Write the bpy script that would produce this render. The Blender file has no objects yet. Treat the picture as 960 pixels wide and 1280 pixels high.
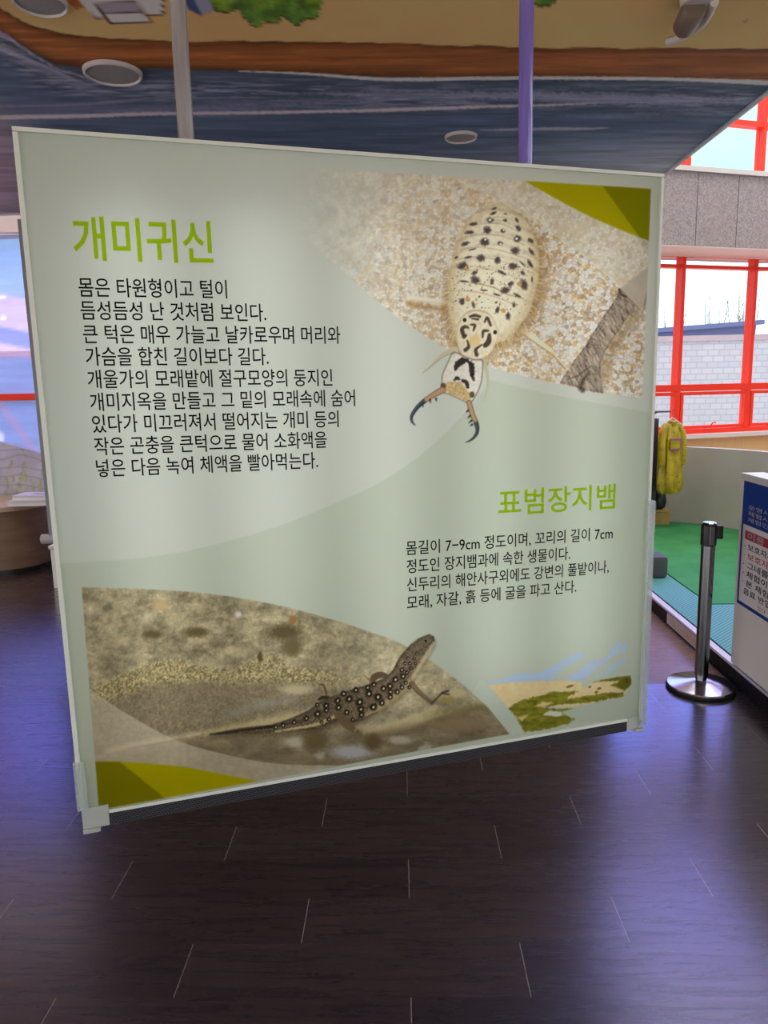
import bpy, bmesh, math, random
import numpy as np
from mathutils import Vector, Matrix

scn = bpy.context.scene
COL = scn.collection

# ------------------------------------------------------------------ camera
EYE = 1.6
FPX = 920.0
_down = np.array([115., 5326., FPX]); _down /= np.linalg.norm(_down)
_fwd = np.array([20., -(FPX*FPX+2300.)/5326., FPX]); _fwd -= _down*np.dot(_down, _fwd); _fwd /= np.linalg.norm(_fwd)
_right = np.cross(_down, _fwd)
RW = np.array([_right, _fwd, -_down])            # world = RW @ lens axes (x right, y down, z forward)
cam = bpy.data.cameras.new('camera'); cam.sensor_fit = 'HORIZONTAL'; cam.sensor_width = 36.0
cam.lens = 36.0*FPX/960.0; cam.clip_start = 0.05; cam.clip_end = 200
camo = bpy.data.objects.new('camera', cam); COL.objects.link(camo)
m = Matrix.Identity(4)
for i in range(3):
    m[i][0] = RW[i][0]; m[i][1] = -RW[i][1]; m[i][2] = -RW[i][2]
m[2][3] = EYE
camo.matrix_world = m
scn.camera = camo

# ------------------------------------------------------------------ sky and exposure
vs = scn.view_settings
vs.view_transform = 'Standard'; vs.look = 'None'; vs.gamma = 1.0; vs.use_curve_mapping = False
vs.exposure = 0.0
w = bpy.data.worlds.new('sky'); scn.world = w; w.use_nodes = True
nt = w.node_tree; nt.nodes.clear()
tc = nt.nodes.new('ShaderNodeTexCoord'); sp = nt.nodes.new('ShaderNodeSeparateXYZ'); cr = nt.nodes.new('ShaderNodeValToRGB')
bg = nt.nodes.new('ShaderNodeBackground'); wo = nt.nodes.new('ShaderNodeOutputWorld')
nt.links.new(tc.outputs['Generated'], sp.inputs[0]); nt.links.new(sp.outputs['Z'], cr.inputs[0])
nt.links.new(cr.outputs[0], bg.inputs[0]); nt.links.new(bg.outputs[0], wo.inputs[0])
e = cr.color_ramp.elements
e[0].position = 0.0; e[0].color = (0.62, 0.60, 0.60, 1)
e[1].position = 0.95; e[1].color = (1.1, 1.0, 0.88, 1)
for p_, c_ in ((0.02, (0.40, 0.42, 0.44, 1)), (0.13, (0.34, 0.40, 0.42, 1)), (0.22, (0.14, 0.24, 0.26, 1)), (0.32, (0.18, 0.24, 0.34, 1)), (0.40, (0.24, 0.31, 1.5, 1)), (0.60, (0.28, 0.33, 1.3, 1)), (0.72, (0.95, 0.9, 0.84, 1))):
    k = e.new(p_); k.color = c_
# the blue is deepest ahead (north); towards the sides and behind the sky is hazy and pale
cr2 = nt.nodes.new('ShaderNodeValToRGB'); e2 = cr2.color_ramp.elements
e2[0].position = 0.0; e2[0].color = (0.62, 0.60, 0.60, 1); e2[1].position = 0.95; e2[1].color = (1.1, 1.0, 0.88, 1)
for p_, c_ in ((0.02, (0.40, 0.41, 0.41, 1)), (0.3, (0.38, 0.39, 0.38, 1)), (0.6, (0.5, 0.5, 0.5, 1))):
    k = e2.new(p_); k.color = c_
az = nt.nodes.new('ShaderNodeMapRange'); az.interpolation_type = 'SMOOTHSTEP'; az.inputs[1].default_value = .35; az.inputs[2].default_value = .68
mxw = nt.nodes.new('ShaderNodeMix'); mxw.data_type = 'RGBA'
nt.links.new(sp.outputs['Y'], az.inputs[0]); nt.links.new(az.outputs[0], mxw.inputs['Factor']); nt.links.new(sp.outputs['Z'], cr2.inputs[0])
nt.links.new(cr2.outputs[0], mxw.inputs['A']); nt.links.new(cr.outputs[0], mxw.inputs['B']); nt.links.new(mxw.outputs['Result'], bg.inputs[0])
bg.inputs[1].default_value = 5.0

# ------------------------------------------------------------------ helpers
def lin(c):
    c = np.asarray(c, float)/255.0
    return np.where(c <= 0.04045, c/12.92, ((c+0.055)/1.055)**2.4)

def mat(name, rgb=None, rough=0.6, metal=0.0, spec=0.5, attr=None, gain=1.0):
    M = bpy.data.materials.new(name); M.use_nodes = True
    b = M.node_tree.nodes['Principled BSDF']
    if rgb is not None: b.inputs['Base Color'].default_value = tuple(rgb)+(1,)
    b.inputs['Roughness'].default_value = rough; b.inputs['Metallic'].default_value = metal
    b.inputs['Specular IOR Level'].default_value = spec
    if attr:
        a = M.node_tree.nodes.new('ShaderNodeVertexColor'); a.layer_name = attr
        M.node_tree.links.new(a.outputs[0], b.inputs['Base Color'])
    return M

def N(M, t, **kw):
    n = M.node_tree.nodes.new(t)
    for k, v in kw.items(): setattr(n, k, v)
    return n
def L(M, a, b): M.node_tree.links.new(a, b)
def BS(M): return M.node_tree.nodes['Principled BSDF']

def mottled(name, c1, c2, scale=20, rough=0.6, detail=4, stretch=(1, 1, 1), bump=0.0, spec=0.5, lo=.35, hi=.65):
    M = mat(name, c1, rough, spec=spec)
    t = N(M, 'ShaderNodeTexCoord'); mp = N(M, 'ShaderNodeMapping'); mp.inputs['Scale'].default_value = stretch
    n = N(M, 'ShaderNodeTexNoise'); n.inputs['Scale'].default_value = scale; n.inputs['Detail'].default_value = detail
    r = N(M, 'ShaderNodeValToRGB'); r.color_ramp.elements[0].color = tuple(c1)+(1,); r.color_ramp.elements[1].color = tuple(c2)+(1,)
    r.color_ramp.elements[0].position = lo; r.color_ramp.elements[1].position = hi
    L(M, t.outputs['Object'], mp.inputs[0]); L(M, mp.outputs[0], n.inputs['Vector']); L(M, n.outputs['Fac'], r.inputs[0]); L(M, r.outputs[0], BS(M).inputs['Base Color'])
    if bump:
        b = N(M, 'ShaderNodeBump'); b.inputs['Strength'].default_value = bump; b.inputs['Distance'].default_value = .01
        L(M, n.outputs['Fac'], b.inputs['Height']); L(M, b.outputs[0], BS(M).inputs['Normal'])
    return M

class MB:
    def __init__(s): s.bm = bmesh.new()
    def box(s, x0, x1, y0, y1, z0, z1, bev=0.0, M=None):
        r = bmesh.ops.create_cube(s.bm, size=1.0)
        vv = r['verts']
        for v in vv:
            v.co = Vector(((x0+x1)/2+v.co.x*(x1-x0), (y0+y1)/2+v.co.y*(y1-y0), (z0+z1)/2+v.co.z*(z1-z0)))
        if bev:
            ed = list({e for v in vv for e in v.link_edges})
            g = bmesh.ops.bevel(s.bm, geom=ed, offset=bev, segments=2, affect='EDGES', profile=.7)
            vv = list({v for f in g['faces'] for v in f.verts} | {v for v in vv if v.is_valid})
        if M is not None:
            for v in vv: v.co = M @ v.co
        return s
    def lathe(s, prof, seg=40, M=None, cap=True):
        rings = []
        for r, z in prof:
            ring = [s.bm.verts.new((r*math.cos(2*math.pi*k/seg), r*math.sin(2*math.pi*k/seg), z)) for k in range(seg)]
            rings.append(ring)
        for a, b in zip(rings, rings[1:]):
            for k in range(seg):
                s.bm.faces.new((a[k], a[(k+1) % seg], b[(k+1) % seg], b[k]))
        if cap:
            s.bm.faces.new(list(reversed(rings[0]))); s.bm.faces.new(rings[-1])
        if M is not None:
            for ring in rings:
                for v in ring: v.co = M @ v.co
        return s
    def tube(s, pts, r, seg=12):
        pts = [Vector(p) for p in pts]; rings = []
        rr = r if hasattr(r, '__len__') else [r]*len(pts)
        for i, p in enumerate(pts):
            d = (pts[min(i+1, len(pts)-1)]-pts[max(i-1, 0)]).normalized()
            a = d.orthogonal().normalized() if i == 0 else (prev - d*prev.dot(d)).normalized()
            prev = a; b = d.cross(a)
            rings.append([s.bm.verts.new(p+(a*math.cos(2*math.pi*k/seg)+b*math.sin(2*math.pi*k/seg))*rr[i]) for k in range(seg)])
        for a, b in zip(rings, rings[1:]):
            for k in range(seg): s.bm.faces.new((a[k], a[(k+1) % seg], b[(k+1) % seg], b[k]))
        s.bm.faces.new(list(reversed(rings[0]))); s.bm.faces.new(rings[-1])
        return s
    def prism(s, poly, z0, z1, M=None):
        a = [s.bm.verts.new((x, y, z0)) for x, y in poly]; b = [s.bm.verts.new((x, y, z1)) for x, y in poly]
        n = len(poly)
        s.bm.faces.new(list(reversed(a))); s.bm.faces.new(b)
        for k in range(n): s.bm.faces.new((a[k], a[(k+1) % n], b[(k+1) % n], b[k]))
        if M is not None:
            for v in a+b: v.co = M @ v.co
        return s
    def build(s, name, material, parent=None, smooth=False, angle=40):
        bmesh.ops.recalc_face_normals(s.bm, faces=s.bm.faces[:])
        me = bpy.data.meshes.new(name); s.bm.to_mesh(me); s.bm.free()
        if smooth:
            for p in me.polygons: p.use_smooth = True
            me.set_sharp_from_angle(angle=math.radians(angle))
        if material: me.materials.append(material)
        o = bpy.data.objects.new(name, me); COL.objects.link(o)
        if parent: o.parent = parent
        return o

def tag(o, label=None, cat=None, group=None, kind=None):
    if label: o['label'] = label
    if cat: o['category'] = cat
    if group: o['group'] = group
    if kind: o['kind'] = kind
    return o
def struct(o, label=None): o['kind'] = 'structure'; return tag(o, label)
def empty(name, loc, rz=0.0):
    o = bpy.data.objects.new(name, None); COL.objects.link(o); o.location = loc; o.rotation_euler = (0, 0, rz); o.empty_display_size = .05
    return o

# ---- painting: colours of painted surfaces, evaluated on a fine grid; layouts are given in the survey coordinates of the photo
def survey(P):
    V = (P-np.array([0, 0, EYE])) @ RW
    return V[:, 0]/V[:, 2]*FPX+480., V[:, 1]/V[:, 2]*FPX+640.

def spline(pts, n=8, closed=False):
    P = np.array(pts, float); out = []
    m_ = len(P); rng = range(m_ if closed else m_-1)
    for i in rng:
        p0 = P[(i-1) % m_] if closed or i > 0 else P[0]; p1 = P[i]; p2 = P[(i+1) % m_]
        p3 = P[(i+2) % m_] if closed or i+2 < m_ else P[-1]
        for t in np.linspace(0, 1, n, endpoint=False):
            out.append(.5*((2*p1)+(-p0+p2)*t+(2*p0-5*p1+4*p2-p3)*t*t+(-p0+3*p1-3*p2+p3)*t**3))
    if not closed: out.append(P[-1])
    return np.array(out)

def _h(i, j, k=0):
    v = np.sin(i*127.1+j*311.7+k*74.7)*43758.5453
    return v-np.floor(v)
def vnoise(x, y, k=0):
    i = np.floor(x); j = np.floor(y); fx = x-i; fy = y-j
    fx = fx*fx*(3-2*fx); fy = fy*fy*(3-2*fy)
    a = _h(i, j, k); b = _h(i+1, j, k); c = _h(i, j+1, k); d = _h(i+1, j+1, k)
    return (a*(1-fx)+b*fx)*(1-fy)+(c*(1-fx)+d*fx)*fy
def fbm(x, y, k=0, o=4):
    s = 0; a = .5; t = 0
    for q in range(o):
        s = s+a*vnoise(x*2**q, y*2**q, k+q*17); t += a; a *= .55
    return s/t
def cells(x, y, k=0):
    i = np.floor(x); j = np.floor(y); best = np.full(x.shape, 9.); second = np.full(x.shape, 9.); cid = np.zeros(x.shape)
    for a in (-1, 0, 1):
        for b in (-1, 0, 1):
            px = i+a+_h(i+a, j+b, k); py = j+b+_h(i+a, j+b, k+5)
            d = np.hypot(px-x, py-y); c = _h(i+a, j+b, k+9); u = d < best
            second = np.where(u, best, np.minimum(second, d)); best = np.where(u, d, best); cid = np.where(u, c, cid)
    return cid, best, second-best

class Paint:
    def __init__(s, X, Y, base):
        s.X = X; s.Y = Y; s.C = np.tile(np.array(base, float), (len(X), 1))
    def sel(s, pts, pad):
        a = np.array(pts); x0, y0 = a.min(0)-pad; x1, y1 = a.max(0)+pad
        return np.nonzero((s.X > x0) & (s.X < x1) & (s.Y > y0) & (s.Y < y1))[0]
    def put(s, I, al, col):
        al = np.clip(al, 0, 1)[:, None]; s.C[I] = s.C[I]*(1-al)+np.asarray(col)*al
    def sd(s, I, pts, closed=True):
        P = np.array(pts, float); x = s.X[I]; y = s.Y[I]; d = np.full(x.shape, 1e9); ins = np.zeros(x.shape, bool)
        n = len(P)
        for k in range(n if closed else n-1):
            a = P[k]; b = P[(k+1) % n]; e_ = b-a; l2 = max(e_@e_, 1e-9)
            t = np.clip(((x-a[0])*e_[0]+(y-a[1])*e_[1])/l2, 0, 1)
            d = np.minimum(d, np.hypot(x-a[0]-t*e_[0], y-a[1]-t*e_[1]))
            if closed:
                c = ((a[1] > y) != (b[1] > y))
                if a[1] != b[1]:
                    ins ^= c & (x < (b[0]-a[0])*(y-a[1])/(b[1]-a[1])+a[0])
        return np.where(ins, -d, d) if closed else d
    def poly(s, pts, col, soft=.7, al=1.0, rag=0.0, ragf=.25, k=3):
        I = s.sel(pts, soft*2+rag*2)
        if not len(I): return I
        d = s.sd(I, pts)
        if rag: d = d+(fbm(s.X[I]*ragf, s.Y[I]*ragf, k)-.5)*2*rag
        a = np.clip(.5-d/(2*soft), 0, 1)*al
        c = col(s.X[I], s.Y[I], d) if callable(col) else col
        s.put(I, a, c); return I
    def line(s, pts, w_, col, soft=.7, al=1.0, taper=None, rag=0.0):
        I = s.sel(pts, np.max(w_)+soft*2)
        if not len(I): return
        P = np.array(pts, float); x = s.X[I]; y = s.Y[I]; best = np.full(x.shape, 1e9)
        n = len(P); W = np.full(n, float(w_)) if np.isscalar(w_) else np.interp(np.linspace(0, 1, n), np.linspace(0, 1, len(w_)), w_)
        for k in range(n-1):
            a = P[k]; e_ = P[k+1]-a; l2 = max(e_@e_, 1e-9)
            t = np.clip(((x-a[0])*e_[0]+(y-a[1])*e_[1])/l2, 0, 1)
            best = np.minimum(best, np.hypot(x-a[0]-t*e_[0], y-a[1]-t*e_[1])-(W[k]*(1-t)+W[k+1]*t)/2)
        if rag: best = best+(fbm(x*.4, y*.4, 8)-.5)*2*rag
        s.put(I, np.clip(.5-best/(2*soft), 0, 1)*al, col)
    def spot(s, x, y, rx, ry, col, ang=0, al=1.0, soft=.35, rag=.0):
        I = s.sel([(x, y)], max(rx, ry)*1.6+1)
        if not len(I): return
        c, n = math.cos(ang), math.sin(ang); dx = s.X[I]-x; dy = s.Y[I]-y
        r = np.hypot((dx*c+dy*n)/rx, (-dx*n+dy*c)/ry)
        if rag: r = r+(fbm(s.X[I]*.6, s.Y[I]*.6, 21)-.5)*2*rag
        s.put(I, (1-r)/soft+.5, col)

def painted(name, origin, u, v, patches, paint, material, parent=None, div=1.0, tile=0):
    """mesh of flat patches (u0,u1,v0,v1,nu,nv) on the plane origin+u*a+v*b; paint(P, a, b) returns sRGB 0..255 per vertex."""
    origin = np.array(origin, float); u = np.array(u, float); v = np.array(v, float)
    VA = []; VC = []; F = []; off = 0
    for (u0, u1, v0, v1, nu, nv) in patches:
        a, b = np.meshgrid(np.linspace(u0, u1, nu+1), np.linspace(v0, v1, nv+1))
        a = a.ravel(); b = b.ravel()
        P = origin+a[:, None]*u+b[:, None]*v
        C = paint(P, a, b)
        ii, jj = np.meshgrid(np.arange(nu), np.arange(nv)); ii = ii.ravel(); jj = jj.ravel()
        idx = lambda i, j: j*(nu+1)+i
        if tile and nu % tile == 0 and nv % tile == 0:
            Cg = C.reshape(nv+1, nu+1, 3); big = []; keep = np.ones((nv, nu), bool)
            for tj in range(0, nv, tile):
                for ti in range(0, nu, tile):
                    blk = Cg[tj:tj+tile+1, ti:ti+tile+1]
                    if (blk.max((0, 1))-blk.min((0, 1))).max() < .6:
                        keep[tj:tj+tile, ti:ti+tile] = False; big.append((ti, tj))
            kk = keep[jj, ii]; ii = ii[kk]; jj = jj[kk]
            q = np.stack([idx(ii, jj), idx(ii+1, jj), idx(ii+1, jj+1), idx(ii, jj+1)], 1)
            if big:
                b_ = np.array(big); qb = np.stack([idx(b_[:, 0], b_[:, 1]), idx(b_[:, 0]+tile, b_[:, 1]), idx(b_[:, 0]+tile, b_[:, 1]+tile), idx(b_[:, 0], b_[:, 1]+tile)], 1)
                q = np.concatenate([q, qb])
            used = np.unique(q); rem = np.full(len(P), -1); rem[used] = np.arange(len(used))
            q = rem[q]; P = P[used]; C = C[used]
        else:
            q = np.stack([idx(ii, jj), idx(ii+1, jj), idx(ii+1, jj+1), idx(ii, jj+1)], 1)
        VA.append(P); VC.append(C); F.append(q+off); off += len(P)
    P = np.concatenate(VA); C = np.concatenate(VC); F = np.concatenate(F)
    me = bpy.data.meshes.new(name); me.vertices.add(len(P)); me.vertices.foreach_set('co', P.astype(np.float32).ravel())
    me.loops.add(len(F)*4); me.loops.foreach_set('vertex_index', F.astype(np.int32).ravel())
    me.polygons.add(len(F)); me.polygons.foreach_set('loop_start', (np.arange(len(F))*4).astype(np.int32))
    me.update(calc_edges=True)
    at = me.color_attributes.new('print', 'FLOAT_COLOR', 'POINT')
    rgba = np.ones((len(P), 4), np.float32); rgba[:, :3] = np.clip(lin(np.clip(C, 0, 255))/div, 0, .92)
    at.data.foreach_set('color', rgba.ravel())
    me.materials.append(material)
    o = bpy.data.objects.new(name, me); COL.objects.link(o)
    if parent: o.parent = parent
    return o

def lettering(name, lines, place, material, parent, weight=0.0):
    """lines: (text, a0, a1, b_mid0, b_mid1, height); place(a, b) -> world point. Glyphs keep one height per line, width fits a0..a1."""
    if name == 'lettering' and len(lines) > 1:
        for ln in lines: lettering(name, [ln], place, material, parent, weight)
        return None
    bm = bmesh.new()
    for (txt, a0, a1, b0, b1, hgt) in lines:
        cu = bpy.data.curves.new('t', 'FONT'); cu.body = txt; cu.resolution_u = 3; cu.offset = weight
        ob = bpy.data.objects.new('t', cu); COL.objects.link(ob)
        me = bpy.data.meshes.new_from_object(ob.evaluated_get(bpy.context.evaluated_depsgraph_get()))
        bpy.data.objects.remove(ob); bpy.data.curves.remove(cu)
        co = np.array([v.co[:2] for v in me.vertices])
        x0, x1 = co[:, 0].min(), co[:, 0].max()
        ymid, full = .375, .905
        vs_ = []
        for c in co:
            t = (c[0]-x0)/(x1-x0)
            vs_.append(bm.verts.new(place(a0+t*(a1-a0), b0+t*(b1-b0)+(c[1]-ymid)/full*hgt)))
        for p in me.polygons:
            try: bm.faces.new([vs_[i] for i in p.vertices])
            except ValueError: pass
        bpy.data.meshes.remove(me)
    me = bpy.data.meshes.new(name); bm.to_mesh(me); bm.free(); me.materials.append(material)
    o = bpy.data.objects.new(name, me); COL.objects.link(o)
    if parent: o.parent = parent
    return o

# ------------------------------------------------------------------ shared materials
m_white = mottled('white_paint', (.62, .61, .58), (.66, .65, .62), 3, .5)
m_red = mat('red_frame_paint', (.95, .05, .022), .4, spec=.2)
m_dark = mat('dark_grey_metal', (.05, .05, .055), .45)
m_glass = bpy.data.materials.new('window_glass'); m_glass.use_nodes = True
_n = m_glass.node_tree; _n.nodes.clear()
_o = _n.nodes.new('ShaderNodeOutputMaterial'); _t = _n.nodes.new('ShaderNodeBsdfTransparent'); _g = _n.nodes.new('ShaderNodeBsdfGlossy'); _x = _n.nodes.new('ShaderNodeMixShader')
_t.inputs[0].default_value = (.95, .98, .98, 1); _g.inputs['Roughness'].default_value = .02; _x.inputs[0].default_value = .05
_n.links.new(_t.outputs[0], _x.inputs[1]); _n.links.new(_g.outputs[0], _x.inputs[2]); _n.links.new(_x.outputs[0], _o.inputs[0])
m_clear = bpy.data.materials.new('clear_acrylic'); m_clear.use_nodes = True
_n = m_clear.node_tree; _n.nodes.clear()
_o = _n.nodes.new('ShaderNodeOutputMaterial'); _t = _n.nodes.new('ShaderNodeBsdfTransparent'); _g = _n.nodes.new('ShaderNodeBsdfGlossy'); _x = _n.nodes.new('ShaderNodeMixShader'); _d = _n.nodes.new('ShaderNodeBsdfDiffuse'); _x2 = _n.nodes.new('ShaderNodeMixShader')
_t.inputs[0].default_value = (.9, .94, .92, 1); _g.inputs['Roughness'].default_value = .1; _x.inputs[0].default_value = .14; _d.inputs[0].default_value = (.75, .8, .82, 1); _x2.inputs[0].default_value = .2
_n.links.new(_t.outputs[0], _x.inputs[1]); _n.links.new(_g.outputs[0], _x.inputs[2]); _n.links.new(_x.outputs[0], _x2.inputs[1]); _n.links.new(_d.outputs[0], _x2.inputs[2]); _n.links.new(_x2.outputs[0], _o.inputs[0])

# ------------------------------------------------------------------ floor: dark wood planks 0.951 x 0.192, each row shifted by a third
M = mat('dark_wood_planks', (.03, .02, .02), .3, spec=.9)
t = N(M, 'ShaderNodeTexCoord'); sx = N(M, 'ShaderNodeSeparateXYZ'); L(M, t.outputs['Object'], sx.inputs[0])
def mth(op, a, b=None, M=M):
    n = N(M, 'ShaderNodeMath', operation=op)
    for i, q in enumerate((a, b)):
        if q is None: continue
        if isinstance(q, (int, float)): n.inputs[i].default_value = q
        else: L(M, q, n.inputs[i])
    return n.outputs[0]
rowf = mth('DIVIDE', mth('SUBTRACT', sx.outputs['Y'], 1.895), .192)
row = mth('FLOOR', rowf); rfr = mth('FRACT', rowf)
colf = mth('DIVIDE', mth('ADD', mth('SUBTRACT', sx.outputs['X'], mth('MULTIPLY', row, .317)), .317+9.51), .951)
colm = mth('FLOOR', colf); cfr = mth('FRACT', colf)
pid = N(M, 'ShaderNodeTexWhiteNoise', noise_dimensions='2D'); cv = N(M, 'ShaderNodeCombineXYZ'); L(M, row, cv.inputs[0]); L(M, colm, cv.inputs[1]); L(M, cv.outputs[0], pid.inputs['Vector'])
gv = N(M, 'ShaderNodeCombineXYZ')
L(M, mth('ADD', mth('MULTIPLY', sx.outputs['X'], 1.6), mth('MULTIPLY', pid.outputs['Value'], 37.)), gv.inputs[0])
L(M, mth('MULTIPLY', sx.outputs['Y'], 16.), gv.inputs[1]); L(M, mth('MULTIPLY', row, 3.3), gv.inputs[2])
g1 = N(M, 'ShaderNodeTexNoise'); g1.inputs['Scale'].default_value = 2.6; g1.inputs['Detail'].default_value = 8; g1.inputs['Roughness'].default_value = .68; g1.inputs['Distortion'].default_value = .7
L(M, gv.outputs[0], g1.inputs['Vector'])
fv = N(M, 'ShaderNodeCombineXYZ'); L(M, mth('MULTIPLY', sx.outputs['X'], 7.), fv.inputs[0]); L(M, mth('MULTIPLY', sx.outputs['Y'], 190.), fv.inputs[1])
g2 = N(M, 'ShaderNodeTexNoise'); g2.inputs['Scale'].default_value = 1.6; g2.inputs['Detail'].default_value = 3; L(M, fv.outputs[0], g2.inputs['Vector'])
rmp = N(M, 'ShaderNodeValToRGB'); L(M, g1.outputs['Fac'], rmp.inputs[0])
rmp.color_ramp.elements[0].position = .3; rmp.color_ramp.elements[0].color = (.013, .009, .0085, 1)
rmp.color_ramp.elements[1].position = .72; rmp.color_ramp.elements[1].color = (.060, .037, .034, 1)
tn = N(M, 'ShaderNodeMix', data_type='RGBA', blend_type='MULTIPLY'); tn.inputs['Factor'].default_value = 1
L(M, rmp.outputs[0], tn.inputs['A'])
pv = N(M, 'ShaderNodeMapRange'); L(M, pid.outputs['Value'], pv.inputs[0]); pv.inputs[3].default_value = .72; pv.inputs[4].default_value = 1.15
pc = N(M, 'ShaderNodeCombineColor'); [L(M, pv.outputs[0], pc.inputs[i]) for i in range(3)]
L(M, pc.outputs[0], tn.inputs['B'])
# end joints: a pale sliver; long joints: a faint dark line
ej = mth('LESS_THAN', cfr, .0022); lj = mth('LESS_THAN', rfr, .008)
jm = N(M, 'ShaderNodeMix', data_type='RGBA'); L(M, lj, jm.inputs['Factor']); L(M, tn.outputs['Result'], jm.inputs['A']); jm.inputs['B'].default_value = (.012, .009, .01, 1)
jm2 = N(M, 'ShaderNodeMix', data_type='RGBA'); L(M, ej, jm2.inputs['Factor']); L(M, jm.outputs['Result'], jm2.inputs['A']); jm2.inputs['B'].default_value = (.33, .29, .28, 1)
# paler boards in the hall, beyond the row that ends the dark floor
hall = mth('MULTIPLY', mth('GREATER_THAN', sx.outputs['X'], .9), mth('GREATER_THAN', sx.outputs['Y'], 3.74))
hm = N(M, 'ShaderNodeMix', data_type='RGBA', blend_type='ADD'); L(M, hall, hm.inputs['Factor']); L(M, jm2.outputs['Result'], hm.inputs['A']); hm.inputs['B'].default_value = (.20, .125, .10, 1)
L(M, hm.outputs['Result'], BS(M).inputs['Base Color'])
rr = N(M, 'ShaderNodeMapRange'); L(M, g1.outputs['Fac'], rr.inputs[0]); rr.inputs[1].default_value = .3; rr.inputs[2].default_value = .7; rr.inputs[3].default_value = .34; rr.inputs[4].default_value = .16
L(M, rr.outputs[0], BS(M).inputs['Roughness'])
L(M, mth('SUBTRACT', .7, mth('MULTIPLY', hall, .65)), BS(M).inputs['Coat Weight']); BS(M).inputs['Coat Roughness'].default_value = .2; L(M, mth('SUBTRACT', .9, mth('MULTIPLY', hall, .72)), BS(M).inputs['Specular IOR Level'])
bp = N(M, 'ShaderNodeBump'); bp.inputs['Strength'].default_value = .22; bp.inputs['Distance'].default_value = .004
hs = mth('ADD', mth('MULTIPLY', g1.outputs['Fac'], .9), mth('MULTIPLY', g2.outputs['Fac'], .22))
L(M, hs, bp.inputs['Height']); L(M, bp.outputs[0], BS(M).inputs['Normal'])
m_floor = M
b = MB(); b.box(-6.2, 8.6, -3.2, 11.0, -.12, 0.0)
struct(b.build('floor', m_floor), 'dark brown wood plank floor')

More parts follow.
